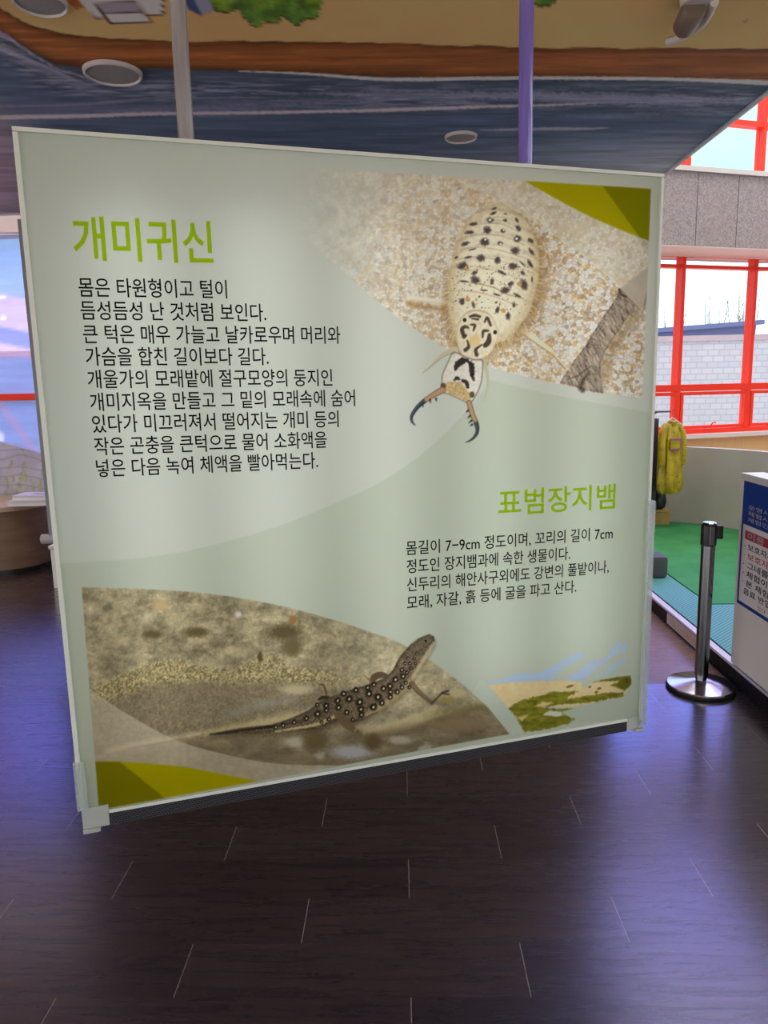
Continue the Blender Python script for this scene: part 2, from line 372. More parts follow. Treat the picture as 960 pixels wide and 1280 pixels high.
# ------------------------------------------------------------------ low ceiling with its mural
CZ = 2.7
def mural(P, a, b_):
    X, Y = survey(P)
    p = Paint(X, Y, (152, 120, 80))
    n1 = fbm(P[:, 0]*3, P[:, 1]*3, 4)
    p.C *= (.93+.14*n1)[:, None]
    xs1 = [-200, 0, 25, 50, 75, 125, 205, 400, 480, 700, 960, 1400]; ys1 = [-120, 9, 26, 35, 42, 47, 51, 52, 54, 60, 61, 66]
    xs2 = [-200, 0, 25, 50, 70, 100, 215, 400, 480, 660, 830, 960, 1400]; ys2 = [-90, 37, 55, 70, 81, 84, 86, 92, 96, 97, 97, 102, 110]
    wob = (vnoise(X*.05, Y*0, 2)-.5)*2.2
    y1 = np.interp(X, xs1, ys1)+wob; y2 = np.interp(X, xs2, ys2)+wob*.6
    allI = np.arange(len(X))
    st = fbm(X*.012, Y*.28, 11); st2 = fbm(X*.03, Y*.5, 19)
    tt = np.clip((Y-y1)/np.maximum(y2-y1, 1), 0, 1)
    bro = np.array((110, 66, 36))*(.72+.62*st)[:, None]*(1-.45*np.abs(tt*2-1)**3)[:, None]
    fr = np.clip((X-250)/700, 0, 1)[:, None]
    bro = bro*(1-.25*fr)+np.array((96, 62, 58))*.25*fr
    p.put(allI, (Y-y1)/1.2+.5, bro)
    # sea
    d = Y-y2
    deep = np.array((40, 47, 58)); navy = np.array((50, 59, 76)); grey = np.array((100, 101, 110)); warm = np.array((104, 88, 98))
    f = np.clip(d/110, 0, 1)[:, None]; r = np.clip((X-450)/380, 0, 1)[:, None]
    sea = deep*(1-np.clip(f*2.2, 0, 1))+navy*np.clip(f*2.2, 0, 1)
    far = np.clip((d-62)/50, 0, 1)[:, None]
    sea = sea*(1-far*r)+grey*far*r
    lf = np.clip((150-X)/180, 0, 1)[:, None]*np.clip((d-75)/60, 0, 1)[:, None]
    sea = sea*(1-lf)+warm*lf
    sea = sea*(.92+.62*st)[:, None]
    lt = np.clip((st2-.44)*3.4, 0, 1)*np.clip(1-np.abs(d-26)/26, 0, 1)*.85
    sea = sea*(1-lt[:, None])+np.array((126, 126, 146))*lt[:, None]
    olive = np.clip((fbm(X*.02, Y*.2, 31)-.55)*5, 0, 1)*np.clip((260-X)/200, 0, 1)*np.clip(1-np.abs(d-16)/22, 0, 1)
    sea = sea*(1-olive[:, None]*.6)+np.array((70, 58, 44))*olive[:, None]*.6
    p.put(allI, d/1.2+.5, sea)
    # tongue of surf at the left
    sw_ = np.clip(1-np.abs((Y-(48+X*.42))/34), 0, 1)*np.clip((150-X)/90, 0, 1)
    la_ = np.clip((fbm((X-Y*1.2)*.012, (Y-X*.45)*.10, 23)-.47)*5, 0, 1)*sw_*np.clip(d/6, 0, 1)
    p.put(allI, la_*.8, np.array((126, 126, 146)))
    lb_ = np.clip((fbm((X-Y)*.02, (Y-X*.4)*.16, 29)-.55)*6, 0, 1)*sw_*np.clip(d/6, 0, 1)
    p.put(allI, lb_*.7, np.array((150, 136, 146)))
    p.line([(-40, 4), (0, 39), (40, 68), (75, 88), (112, 98)], [3, 3, 2, 1], (140, 136, 156), soft=.9, al=.7, rag=1)
    # foam lines
    p.line(spline([(300, 89), (380, 92), (480, 99), (600, 98), (700, 97.5), (820, 98.5), (900, 101), (960, 103.5), (1050, 107)]), [.8, 3, 4.4, 4, 3.8, 4.2, 6, 6], (196, 180, 184), soft=.8, al=.92, rag=.6)
    p.line(spline([(-80, 137), (0, 133), (60, 132), (140, 128), (200, 121), (290, 113), (360, 116)]), [3, 3, 2.6, 1.4, .4], (104, 98, 118), soft=1.1, al=.8, rag=1)
    p.line(spline([(-80, 151), (0, 147), (100, 145), (200, 142), (300, 141), (420, 139), (480, 137.5), (560, 135), (610, 133), (680, 131.5), (745, 129)]), [6, 5.4, 4.6, 4.2, 4, 4.2, 4, 3, 1], (160, 146, 154), soft=1, al=.9, rag=1)
    p.line(spline([(-80, 139), (60, 138), (220, 134), (320, 128), (420, 124), (480, 122)]), [7, 6, 6, 5, 1], (84, 84, 110), soft=2, al=.55, rag=2)
    p.line(spline([(600, 163), (640, 162), (680, 161), (730, 161), (760, 160)]), [.6, 3.2, 4, 3.2, .8], (140, 132, 144), soft=1, al=.8, rag=.8)
    p.line(spline([(470, 168), (540, 167), (600, 165)]), [.6, 2, .8], (98, 96, 118), soft=1.2, al=.7, rag=.8)
    for (q, w_, a_) in (((560, 118, 930, 124), 15, .6), ((700, 122, 950, 128), 10, .5), ((380, 116, 720, 118), 13, .55), ((120, 140, 480, 126), 9, .4), ((700, 146, 900, 138), 6, .3)):
        p.line(spline([(q[0], q[1]), ((q[0]+q[2])/2, (q[1]+q[3])/2+2), (q[2], q[3])]), [1, w_, 1], (112, 110, 132), soft=2.2, al=a_, rag=4)
    # painted houses, tree
    ink = (52, 36, 34)
    p.poly([(82, -30), (82, 2), (96, 12), (108, 8), (100, -30)], (126, 76, 38))
    p.poly([(70, -40), (97, 0), (118, 24), (140, 22), (205, 19), (204, 0), (196, -40)], ink)
    p.poly([(74, -40), (99, 0), (119, 22), (203, 17), (202, 0), (194, -40)], (158, 146, 152))
    p.poly([(116, 4), (171, 1), (190, 28), (138, 30.5)], ink)
    p.poly([(118, 5), (170, 2.5), (176, 14), (131, 17)], (112, 104, 114))
    p.poly([(131, 18), (177, 15.5), (186, 26.5), (139, 28.5)], (160, 148, 156))
    p.poly([(216, -40), (226, 0), (238, 13), (250, 19.5), (264, 14), (268, 8), (258, -20), (240, -40)], (46, 56, 88))
    p.poly([(234, -40), (244, 0), (251, 18.5), (264, 14), (268, 8), (258, -30)], (104, 106, 126))
    leaf = lambda x, y, d: np.array((58, 84, 36))*(.55+.95*fbm(x*.09, y*.13, 5))[:, None]+np.array((44, 34, -8))*np.clip(fbm(x*.03, y*.05, 77)*2.2-.9, 0, 1)[:, None]
    tr = [(262, -30), (264, 4), (270, 15), (284, 17), (296, 12), (302, 22), (311, 27), (316, 34), (326, 34), (330, 27), (338, 29), (348, 29), (352, 21), (360, 26), (372, 33), (380, 25), (396, 24), (400, 12), (405, 0), (400, -30)]
    p.poly(tr, (34, 38, 16), rag=2.5, ragf=.3)
    p.poly(np.array(tr)-np.array((0, 1.8)), leaf, rag=2.6, ragf=.3)
    p.poly([(650, -30), (655, 2), (675, 9), (690, 8), (694, 1), (700, -30)], (40, 52, 24), rag=1.5, ragf=.3)
    p.poly([(655, -30), (660, 1), (676, 6), (688, 5), (692, -1), (696, -30)], leaf, rag=1.2, ragf=.3)
    p.line([(931, 27), (935, 25)], 1.2, (92, 70, 46))
    return p.C
m_mural = mat('ceiling_mural_paint', rough=.7, attr='print', spec=.15)
gx0, gx1, gy0, gy1 = -2.75, 1.45, 2.1, 4.78
ce = painted('ceiling', (0, 0, CZ), (1, 0, 0), (0, 1, 0),
             [(gx0, gx1, gy0, gy1, 400, 260), (-6.0, gx0, -3.0, gy1, 4, 4), (gx0, gx1, -3.0, gy0, 4, 4)], mural, m_mural, div=.30)
struct(ce, 'low ceiling painted with a mural of sea waves, a brown shore and houses')
b = MB(); b.box(-6.0, 1.45, -3.0, 4.78, CZ+.012, CZ+.3)
struct(b.build('ceiling_slab', mat('ceiling_slab_paint', (.5, .48, .5), .8)))
b = MB(); b.box(1.452, 1.466, -3.0, 4.80, CZ-.012, CZ+.31); b.box(-6.0, 1.476, 4.79, 4.81, CZ-.005, CZ+.31)
struct(b.build('trim_ceiling', mat('ceiling_edge_trim', (.72, .70, .76), .5)), 'pale edge strip along the end of the low ceiling')

# ------------------------------------------------------------------ window walls
TH = math.radians(18.4); U = Vector((math.cos(TH), math.sin(TH), 0)); NN = Vector((-math.sin(TH), math.cos(TH), 0))
D0 = 6.6485
WM = Matrix(((U.x, NN.x, 0, NN.x*D0), (U.y, NN.y, 0, NN.y*D0), (0, 0, 1, 0), (0, 0, 0, 1)))     # local x along wall, y outward, z up
m_stone = mottled('grey_granite_panel', (.27, .235, .235), (.46, .40, .40), 75, .75, 5, bump=.15)
# granite joints
M = m_stone; t = N(M, 'ShaderNodeTexCoord'); sx = N(M, 'ShaderNodeSeparateXYZ'); L(M, t.outputs['Object'], sx.inputs[0])
jf = mth('FRACT', mth('DIVIDE', mth('ADD', sx.outputs['X'], -5.443+5.09*2), .509), M=M) if False else None
def mthM(M, op, a, b=None): return mth(op, a, b, M=M)
jj = mthM(M, 'LESS_THAN', mthM(M, 'FRACT', mthM(M, 'DIVIDE', mthM(M, 'ADD', sx.outputs['X'], 9.42-5.035), .471)), .018)
src = BS(M).inputs['Base Color'].links[0].from_socket
mx = N(M, 'ShaderNodeMix', data_type='RGBA'); L(M, jj, mx.inputs['Factor']); L(M, src, mx.inputs['A']); mx.inputs['B'].default_value = (.10, .09, .10, 1)
L(M, mx.outputs['Result'], BS(M).inputs['Base Color'])
m_beige = mottled('beige_wall_panel', (.95, .62, .25), (.97, .68, .31), 6, .5, stretch=(8, 1, 1))
m_render = mat('pinkish_white_render', (.95, .80, .78), .7)
m_sill = mat('pale_sill', (.72, .68, .66), .4)
S0, S1 = 0.55, 8.3
mull = [5.309-.924*k for k in range(5, 0, -1)]+[5.309+.924*k for k in range(0, 4)]
S0 = mull[0]-.924
def wall_obj(name, boxes, material, label=None, bev=0):
    b = MB()
    for q in boxes: b.box(*q, bev=bev)
    o = b.build(name, material); o.matrix_world = WM; struct(o, label); return o
wall_obj('wall_back', [(S0-.5, S1, -.02, .28, 0, .965)], m_beige, 'beige lower wall under the red framed windows')
wall_obj('trim_1', [(S0-.5, S1, -.13, .2, .967, 1.008)], m_sill, 'pale window sill under the red framed windows')
wall_obj('wall_spandrel', [(S0-.5, S1, -.50, .28, 2.845, 3.505)], m_stone, 'grey granite band between the lower and upper windows')
wall_obj('trim_2', [(S0-.5, S1, -.497, .0, 2.835, 2.8445)], m_render, 'pinkish white soffit strip above the lower windows')
wall_obj('trim_3', [(S0-.5, S1, -.53, .0, 3.507, 3.55)], m_sill, 'pale sill under the upper windows')
wall_obj('wall_top', [(S0-.5, S1, -.02, .26, 8.6, 9.1)], m_white)
edges = [S0]+mull+[mull[-1]+.924]
wn = 0
for k in range(len(edges)-1):
    a, c = edges[k], edges[k+1]
    wn += 1
    # lower window: frame, transom, rail, opening sash and handle
    b = MB()
    b.box(a+.003, a+.045, 0, .11, 1.01, 2.86, .003)
    b.box(a+.045, c+.003, .012, .10, 2.728, 2.762, .002)
    b.box(a+.045, c+.003, 0, .10, 1.462, 1.535, .003)
    b.box(a+.045, c+.003, 0, .10, 1.01, 1.055, .003)
    b.box(a+.045, c+.003, .02, .10, 2.835, 2.86, .002)
    fr = b.build('window_%d' % wn, m_red); fr.matrix_world = WM; struct(fr, None)
    b = MB(); b.box(a+.045, c+.003, .052, .060, 1.535, 2.84)
    b.build('pane', m_glass, fr)
    b = MB()
    for q in ((a+.05, a+.085, 1.06, 1.455), (c-.035, c, 1.06, 1.455), (a+.085, c-.035, 1.06, 1.095), (a+.085, c-.035, 1.42, 1.455)):
        b.box(q[0], q[1], -.005, .045, q[2], q[3], .003)
    sa = b.build('sash', m_red, fr)
    b = MB(); b.box(a+.085, c-.035, .018, .024, 1.095, 1.42); b.build('sash_pane', m_glass, sa)
    mid = (a+c)/2-.03
    b = MB(); b.box(mid-.05, mid+.05, -.02, -.005, 1.065, 1.083, .003); b.tube([(mid, -.015, 1.08), (mid+.015, -.04, 1.12), (mid+.05, -.045, 1.125)], .007, 8); b.build('handle', m_red, sa)
    # upper window
    wn += 1
    b = MB()
    b.box(a+.003, a+.045, 0, .11, 3.70, 8.6, .003)
    for z in (4.15, 5.6, 7.1): b.box(a+.045, c+.003, .005, .105, z, z+.05, .002)
    b.box(a+.045, c+.003, 0, .1, 8.55, 8.6)
    fr = b.build('window_%d' % wn, m_red); fr.matrix_world = WM; struct(fr, None)
    b = MB(); b.box(a+.045, c+.003, .05, .058, 3.70, 8.56); b.build('pane', m_glass, fr)

# left stretch of the window wall, square to the floorboards
LY = 7.15; LX0, LX1 = -5.4, .52
b = MB(); b.box(-6.0, LX0, LY, LY+.28, 0, 3.07); struct(b.build('wall_left_pier', m_white))
b = MB(); b.box(-6.0, LX1, LY, LY+.28, 0, .62); struct(b.build('wall_left_low', m_white), 'white wall below the printed windows')
b = MB(); b.box(-6.0, LX1, LY-.03, LY+.28, 3.075, 9.1); struct(b.build('wall_left_high', m_render), 'pinkish white lintel above the printed windows')
m_film = bpy.data.materials.new('printed_window_film'); m_film.use_nodes = True
_n = m_film.node_tree; _n.nodes.clear()
_o = _n.nodes.new('ShaderNodeOutputMaterial'); _a = _n.nodes.new('ShaderNodeVertexColor'); _a.layer_name = 'print'
_t = _n.nodes.new('ShaderNodeBsdfTranslucent'); _d = _n.nodes.new('ShaderNodeBsdfTransparent'); _x = _n.nodes.new('ShaderNodeMixShader'); _x.inputs[0].default_value = .55
_n.links.new(_a.outputs[0], _t.inputs[0]); _n.links.new(_a.outputs[0], _d.inputs[0]); _n.links.new(_t.outputs[0], _x.inputs[1]); _n.links.new(_d.outputs[0], _x.inputs[2]); _n.links.new(_x.outputs[0], _o.inputs[0])
def film(P, a, b_):
    X, Y = survey(P)
    p = Paint(X, Y, (158, 176, 220))
    pink = (206, 182, 208); dk = (150, 152, 205)
    p.poly([(-900, 280), (0, 366), (30, 373), (60, 380), (400, 450), (400, 470), (60, 421), (30, 414), (0, 408), (-900, 330)], pink, soft=1.5)
    p.poly([(-900, 330), (0, 409), (30, 415), (400, 470), (400, 500), (36, 435), (0, 428), (-900, 350)], dk, soft=1.5)
    p.poly([(-900, 352), (0, 429), (36, 436), (400, 500), (400, 520), (40, 447), (0, 447), (-900, 380)], (212, 186, 206), soft=1.5)
    p.line([(-40, 455), (-5, 497), (15, 525), (40, 560), (80, 610)], 9, (196, 170, 205), soft=2, al=.7)
    p.spot(2, 372, 5, 2, (240, 240, 250)); p.spot(4, 397, 5, 2, (240, 240, 250)); p.spot(0, 548, 5, 8, (235, 240, 250), soft=.8)
    p.C *= (.94+.12*fbm(X*.02, Y*.2, 3))[:, None]
    return p.C
for k in range(6):
    a = LX0+k*1.0+.003; c = a+.994
    wn += 1
    b = MB()
    b.box(a, a+.05, LY, LY+.11, .62, 3.07, .003)
    b.box(a+.05, c, LY, LY+.1, 1.527, 1.592, .003)
    b.box(a+.05, c, LY, LY+.1, .62, .67, .003)
    fr = b.build('window_%d' % wn, m_red); struct(fr)
    painted('printed_pane', (0, LY+.05, 0), (1, 0, 0), (0, 0, 1), [(a+.05, c, .67, 1.53, 40, 40), (a+.05, c, 1.59, 3.068, 40, 60)], film, m_film, fr, div=1.3)

# remaining shell
m_wall = mat('off_white_wall', (.55, .53, .5), .8)
b = MB(); b.box(-6.2, -6.0, -3.2, 7.4, 2.1, 9.1); b.box(-6.2, -6.0, -3.2, 7.4, 0, .1); b.box(-6.2, -6.0, 4.4, 7.4, .1, 2.1)
for y in (-3.1, -1.2, .7, 2.6): b.box(-6.2, -6.0, y-.08, y+.08, .1, 2.1)  # openings in this unseen wall added to light the ceiling and notice board
struct(b.build('wall_left', m_wall))
# unseen wall behind the camera, openings added to let daylight onto the ceiling
b = MB(); b.box(-6.2, 8.6, -3.4, -3.2, 1.95, 9.1); b.box(-6.2, 8.6, -3.4, -3.2, 0, .12)
for x in (-6.1, -4.2, -2.3, -.4, 1.5, 3.4, 5.3, 7.2, 8.5): b.box(x-.1, x+.1, -3.4, -3.2, .12, 1.95)
struct(b.build('wall_front', m_wall))
b = MB(); b.box(8.4, 8.6, -3.2, 10.2, 0, 3.0); b.box(8.4, 8.6, -3.2, 10.2, 8.0, 9.1)
for y in (-3.1, .2, 3.4, 6.6, 9.8): b.box(8.4, 8.6, y-.1, y+.1, 3.0, 8.0)  # unseen high openings, added to balance the daylight in the hall
struct(b.build('wall_right', m_wall))
# partition that closes the low room behind the sign
b = MB(); b.box(-2.33, 1.43, 4.82, 4.92, 0, CZ-.008)
struct(b.build('wall_partition', mottled('brown_partition', (.10, .07, .05), (.13, .09, .065), 3, .6, stretch=(8, 1, 1))), 'brown partition behind the sign')
# hall roof, with unseen rooflight openings added to brighten the hall
b = MB()
b.prism([(-6.2, -3.4), (8.6, -3.4), (8.6, 2.0), (-6.2, 2.0)], 9.1, 9.3)
b.prism([(-6.2, 6.2), (8.6, 6.2), (8.6, 10.4), (7.4, 9.6), (.5, 7.45), (-6.2, 7.45)], 9.1, 9.3)
for x in (-6.1, -3.2, -.3, 2.6, 5.5, 8.4): b.box(x-.15, x+.15, 2.0, 6.2, 9.1, 9.3)
struct(b.build('ceiling_hall', m_white))

# ------------------------------------------------------------------ outside
m_block = mat('white_block_wall', (.72, .72, .78), .8)
M = m_block; t = N(M, 'ShaderNodeTexCoord'); mp = N(M, 'ShaderNodeMapping'); mp.inputs['Rotation'].default_value = (math.radians(-90), 0, 0)
bk = N(M, 'ShaderNodeTexBrick'); bk.offset = .5
bk.inputs['Color1'].default_value = (.33, .345, .43, 1); bk.inputs['Color2'].default_value = (.37, .38, .46, 1); bk.inputs['Mortar'].default_value = (.275, .29, .375, 1)
bk.inputs['Scale'].default_value = 1; bk.inputs['Brick Width'].default_value = .285; bk.inputs['Row Height'].default_value = .155; bk.inputs['Mortar Size'].default_value = .017
L(M, t.outputs['Object'], mp.inputs[0]); L(M, mp.outputs[0], bk.inputs['Vector']); L(M, bk.outputs['Color'], BS(M).inputs['Base Color'])
b = MB(); b.box(-16, 26, 20.0, 20.3, -.1, 2.55)
ow = b.build('boundary_wall', m_block); tag(ow, 'white concrete block wall outside beyond the red framed windows', 'wall')
b = MB(); b.box(-16, 26, 19.96, 20.34, 2.552, 2.70); b.build('wall_cap', mottled('faded_pink_cap', (.28, .23, .29), (.33, .28, .34), 2, .8), ow)
b = MB(); b.box(-40, 60, -40, 80, -.3, -.13)
struct(b.build('ground', mat('concrete_ground', (.74, .68, .60), .9)))
# blue shed beyond the wall
hs_ = empty('shed', (9.5, 27, -.13)); tag(hs_, 'low blue metal shed rising behind the white block wall', 'building')
b = MB()
b.prism([(-1.6, 0), (3.1, 0), (3.1, 3.55), (-1.6, 3.3)], 0, 4, Matrix(((1, 0, 0, 0), (0, 0, 1, 0), (0, 1, 0, 0), (0, 0, 0, 1))))
b.build('wall', mat('blue_shed_cladding', (.055, .075, .21), .5), hs_)
b = MB(); b.prism([(-1.8, 3.27), (3.3, 3.54), (3.3, 3.7), (-1.8, 3.42)], -.2, 4.2, Matrix(((1, 0, 0, 0), (0, 0, 1, 0), (0, 1, 0, 0), (0, 0, 0, 1))))
b.build('roof', mat('blue_shed_roof', (.07, .095, .24), .4), hs_)
b = MB(); b.box(2.7, 3.12, -.03, .0, .2, 3.2); b.build('door_panel', mat('lilac_door', (.2, .14, .25), .6), hs_)
# bare shrubs behind the shed
random.seed(4)
m_twig = mat('bare_twigs', (.16, .19, .17), .9)
def shrub(x, y, hgt, label):
    b = MB()
    for k in range(9):
        a = random.uniform(0, 6.28); r = random.uniform(.2, .9); top = Vector((x+r*math.cos(a), y+r*math.sin(a), hgt*random.uniform(.8, 1.05)))
        base = Vector((x, y, -.13)); midp = base.lerp(top, .5)+Vector((random.uniform(-.1, .1), 0, .1))
        b.tube([base, midp, top], [.045, .03, .008], 5)
        for q in range(5):
            s_ = base.lerp(top, random.uniform(.5, .95)); b.tube([s_, s_+Vector((random.uniform(-.4, .4), random.uniform(-.3, .3), random.uniform(.2, .6)))], [.014, .005], 4)
    o = b.build('bare_shrub', m_twig); tag(o, label, 'shrub', 'bare shrubs beyond the block wall')
for x, y, hh, lb in ((9.9, 33, 4.1, 'bare leafless shrub above the low left end of the blue shed'), (11.9, 33, 4.5, 'bare leafless shrub above the middle of the blue shed'), (13.6, 33, 5.0, 'taller bare shrub above the right end of the blue shed'), (14.9, 33, 5.6, 'tallest bare shrub at the edge beside the lilac shed door')):
    shrub(x, y, hh, lb)

# ------------------------------------------------------------------ the hanging light box sign
p0 = np.array([-0.6366, 1.3, 0.0]); u3 = np.array([math.cos(TH), math.sin(TH), 0]); n3 = np.array([-math.sin(TH), math.cos(TH), 0])
SM = Matrix(((u3[0], n3[0], 0, p0[0]), (u3[1], n3[1], 0, p0[1]), (0, 0, 1, 0), (0, 0, 0, 1)))     # x along sign, y to its back, z up
ZT, ZB, SW, DEP = 2.035, .787, 1.277, .10
INV = SM.inverted()
sign = empty('hanging_sign', (p0[0]+u3[0]*.64, p0[1]+u3[1]*.64, .75)); sign.rotation_euler = (0, 0, TH)
tag(sign, 'large backlit sign with antlion and lizard photographs, hung from the ceiling on two poles', 'sign')
SI = sign.matrix_basis.inverted() if False else Matrix.Rotation(-TH, 4, 'Z') @ Matrix.Translation((-(p0[0]+u3[0]*.64), -(p0[1]+u3[1]*.64), -.75))
def on_sign(o):
    """geometry given in sign coordinates: move it into the frame of the sign's Empty"""
    o.data.transform(Matrix.Translation((-.64, 0, -.75))); o.parent = sign; return o
m_frame = mat('pale_acrylic_edge', (.72, .78, .70), .3, spec=.3)
m_inside = mat('light_box_white', (.85, .85, .82), .8)
b = MB()
b.box(.004, SW-.004, .006, DEP, ZT-.012, ZT-.004); b.box(.004, SW-.004, .006, DEP, ZB-.006, ZB+.002)
b.box(.004, .010, .006, DEP, ZB+.002, ZT-.012); b.box(SW-.010, SW-.004, .006, DEP, ZB+.002, ZT-.012)
b.box(.004, SW-.004, DEP, DEP+.006, ZB-.006, ZT-.004)
on_sign(b.build('light_box', m_inside))

def ell(*pts): return spline(pts, 10)
W1 = (186, 192, 186); W2 = (175, 184, 172); W0 = (200, 205, 196)
def sand_cols(cid, v):
    pal = np.array([(214, 206, 180), (224, 219, 206), (204, 184, 144), (208, 200, 176), (190, 156, 100), (178, 162, 130), (220, 214, 194), (196, 190, 176), (158, 134, 98), (212, 194, 156)], float)
    return pal[np.minimum((cid*10).astype(int), 9)]
def sheet(P, a, b_):
    X, Y = survey(P); p = Paint(X, Y, W1); rs = random.Random(7)
    # lower, slightly greyer field
    lowfield = list(ell((-20, 706), (80, 704), (180, 697), (260, 683), (340, 660), (400, 637), (480, 600), (540, 557), (585, 512), (600, 494), (612, 474)))+list(ell((617, 476), (680, 491), (742, 503), (815, 516), (860, 521)))+[(860, 1100), (-20, 1100)]
    p.poly(lowfield, W2, soft=.8)
    # ---------------- antlion photograph
    top = lambda x: 209+(x-380)*.0622
    lowcurve = list(ell((350, 262), (366, 284), (384, 300), (410, 322), (440, 350), (480, 384), (520, 412), (560, 437), (608, 457), (660, 471), (720, 485), (760, 492), (803, 498)))
    photo = lowcurve+[(814, 236)]+[(340, top(340))]
    I = p.sel(photo, 3); x = p.X[I]; y = p.Y[I]
    fine = np.clip((x-380)/160, 0, 1)
    cid, d1, ed = cells(x/4.3+fbm(x*.05, y*.05, 1)*2, y/3.9, 2); cid2, d2, _ = cells(x/9.5, y/9, 6)
    c = sand_cols(cid, x)
    c = c*(.86+.2*np.clip(ed*2, 0, 1))[:, None]*(.84+.32*fbm(x*.25, y*.25, 9))[:, None]
    och = np.clip((fbm(x*.028, y*.028, 41)-.48)*5, 0, 1)[:, None]*np.clip((cid2-.35)*3, 0, 1)[:, None]
    c = c*(1-.42*och)+np.array((172, 130, 66))*.42*och
    c = (c*.8+np.array((218, 208, 180))*.2)*1.03
    soft_ = np.array((206, 197, 170))*(.8+.4*fbm(x*.11, y*.11, 13))[:, None]*(.92+.16*fbm(x*.3, y*.3, 3))[:, None]
    bl = np.clip(1.05-(x-360)/260-(y-300)/420, 0, .8)[:, None]
    c = c*(1-bl)+soft_*bl
    c = c*np.array((.965, .985, 1.07))
    d = p.sd(I, photo)
    fade = np.clip((x-352+(y-300)*.12)/150, 0, 1)**1.1
    p.put(I, np.clip(.5-d/1.4, 0, 1)*fade, c)
    # branch
    def bark(x, y, d):
        uu = (x-770)*.50+(y-363)*.86; vv = -(x-770)*.86+(y-363)*.50
        g = fbm(vv*.45, uu*.10, 51); g2 = fbm(vv*1.0, uu*.3, 58)
        cr_ = np.clip(1-np.abs(fbm(vv*.28, uu*.06, 66)-.5)*22, 0, 1)*.4
        return np.array((148, 136, 124))*(.45+.75*g+.4*g2-cr_-.2*(np.clip(d+3, 0, 3)/3))[:, None]
    br = np.array([(570, 640), (560, 690), (480, 800), (390, 950), (330, 1030), (290, 1090), (255, 1145), (330, 1165), (390, 1185), (490, 1200), (475, 1130), (470, 1050), (500, 970), (560, 880), (610, 800), (660, 730), (620, 690), (580, 640)])/4.265+np.array((640, 210))
    br2 = [(773, 362), (800, 388), (814, 372), (814, 330)]
    p.line([(x_+5, y_+6) for x_, y_ in ((790, 385), (762, 430), (745, 470))], 16, (120, 100, 70), soft=6, al=.45)
    p.poly(br, bark, soft=.8, rag=1.2, ragf=.4)
    p.poly(br2, (140, 128, 112), soft=1.2)
    p.line(spline([(736, 466), (730, 474), (726, 484), (728, 488)]), [1.5, 4, 5, 6], (52, 42, 36), soft=2, al=.75, rag=2)
    p.line([(709, 474), (722, 470), (738, 458)], [1, 2, 1], (70, 58, 48), soft=1, al=.7)
    p.line([(774, 362), (776, 368), (782, 371)], 3, (60, 50, 46), al=.8)
    # ---- legs
    p.line([(512, 379), (530, 384), (560, 388)], 7, (140, 102, 52), soft=3, al=.55)
    p.line([(510, 372.5), (530, 374.5), (562, 379)], [5, 6.5, 7], (222, 216, 196))
    p.line([(512, 374.5), (540, 378), (560, 381)], 1.2, (186, 170, 136), al=.8)
    p.line([(648, 410), (680, 432), (690, 440)], [7, 6, 5], (222, 214, 188)); p.line([(690, 440), (704, 455), (713, 464)], [4, 3, 1.6], (206, 196, 164))
    p.line([(654, 418), (690, 443), (706, 461)], 1.4, (150, 126, 84), al=.8)
    # body
    A = lambda L_: np.array(L_, float)/6+np.array((540, 240)); B = lambda L_: np.array(L_, float)/6+np.array((540, 360)); J = lambda L_: np.array(L_, float)/6+np.array((480, 420))
    body = np.concatenate([A([(500, 80), (400, 108), (300, 175), (240, 260), (180, 370), (150, 470), (138, 560), (125, 640), (122, 720), (118, 850)]), B([(125, 200), (150, 300), (185, 400), (230, 480), (310, 520), (400, 500), (470, 420), (540, 400), (600, 360), (660, 280), (725, 190)]), A([(765, 790), (795, 680), (803, 560), (800, 440), (770, 330), (720, 230), (640, 150), (570, 92)])])
    body = spline(body, 4, True)
    p.poly([(x_+9, y_+7) for x_, y_ in body], (134, 100, 54), soft=8, al=.55)
    p.poly([(x_-5, y_+5) for x_, y_ in body if y_ > 330], (122, 88, 44), soft=7, al=.6)
    def cream(x, y, d):
        e_ = np.clip(-d/16, 0, 1)
        base = np.array((188, 176, 142))*(1-e_)[:, None]+np.array((214, 207, 186))*e_[:, None]
        seg = .5+.5*np.sin(((y-258)+(x-615)**2*-.006)*2*np.pi/14.5)
        k = np.where(y < 345, np.clip(seg*1.6-.9, 0, 1)*.12, 0)
        return base*(.9+.2*fbm(x*.35, y*.35, 61)-k)[:, None]
    p.poly(body, cream, soft=1.6, rag=1.4, ragf=.5)
    for q in range(260):    # bristles along the outline
        i = rs.randrange(len(body)); x_, y_ = body[i]
        if y_ < 300: continue
        cx, cy = 611, 350; L_ = math.hypot(x_-cx, y_-cy); l = rs.uniform(4, 9)
        p.line([(x_, y_), (x_+(x_-cx)/L_*l+rs.uniform(-2, 2), y_+(y_-cy)/L_*l+rs.uniform(0, 2))], .8, (222, 210, 178), al=.35)
    # segment folds
    for (q, al_) in (([(390, 205), (450, 190), (540, 190), (620, 220)], .35), ([(330, 245), (430, 235), (540, 245), (650, 300)], .45), ([(250, 335), (380, 320), (540, 335), (700, 400)], .45), ([(210, 430), (350, 415), (520, 440), (740, 510)], .45), ([(180, 510), (330, 485), (520, 520), (760, 610)], .45), ([(170, 560), (330, 560), (500, 600), (700, 660)], .35), ([(190, 670), (350, 690), (470, 720), (560, 765), (690, 800)], .75), ([(130, 740), (300, 745), (450, 780), (640, 850)], .5)):
        p.line(spline(A(q)), [.5, 1.3, .8], (128, 108, 74), al=al_)
    dk = (78, 70, 68)
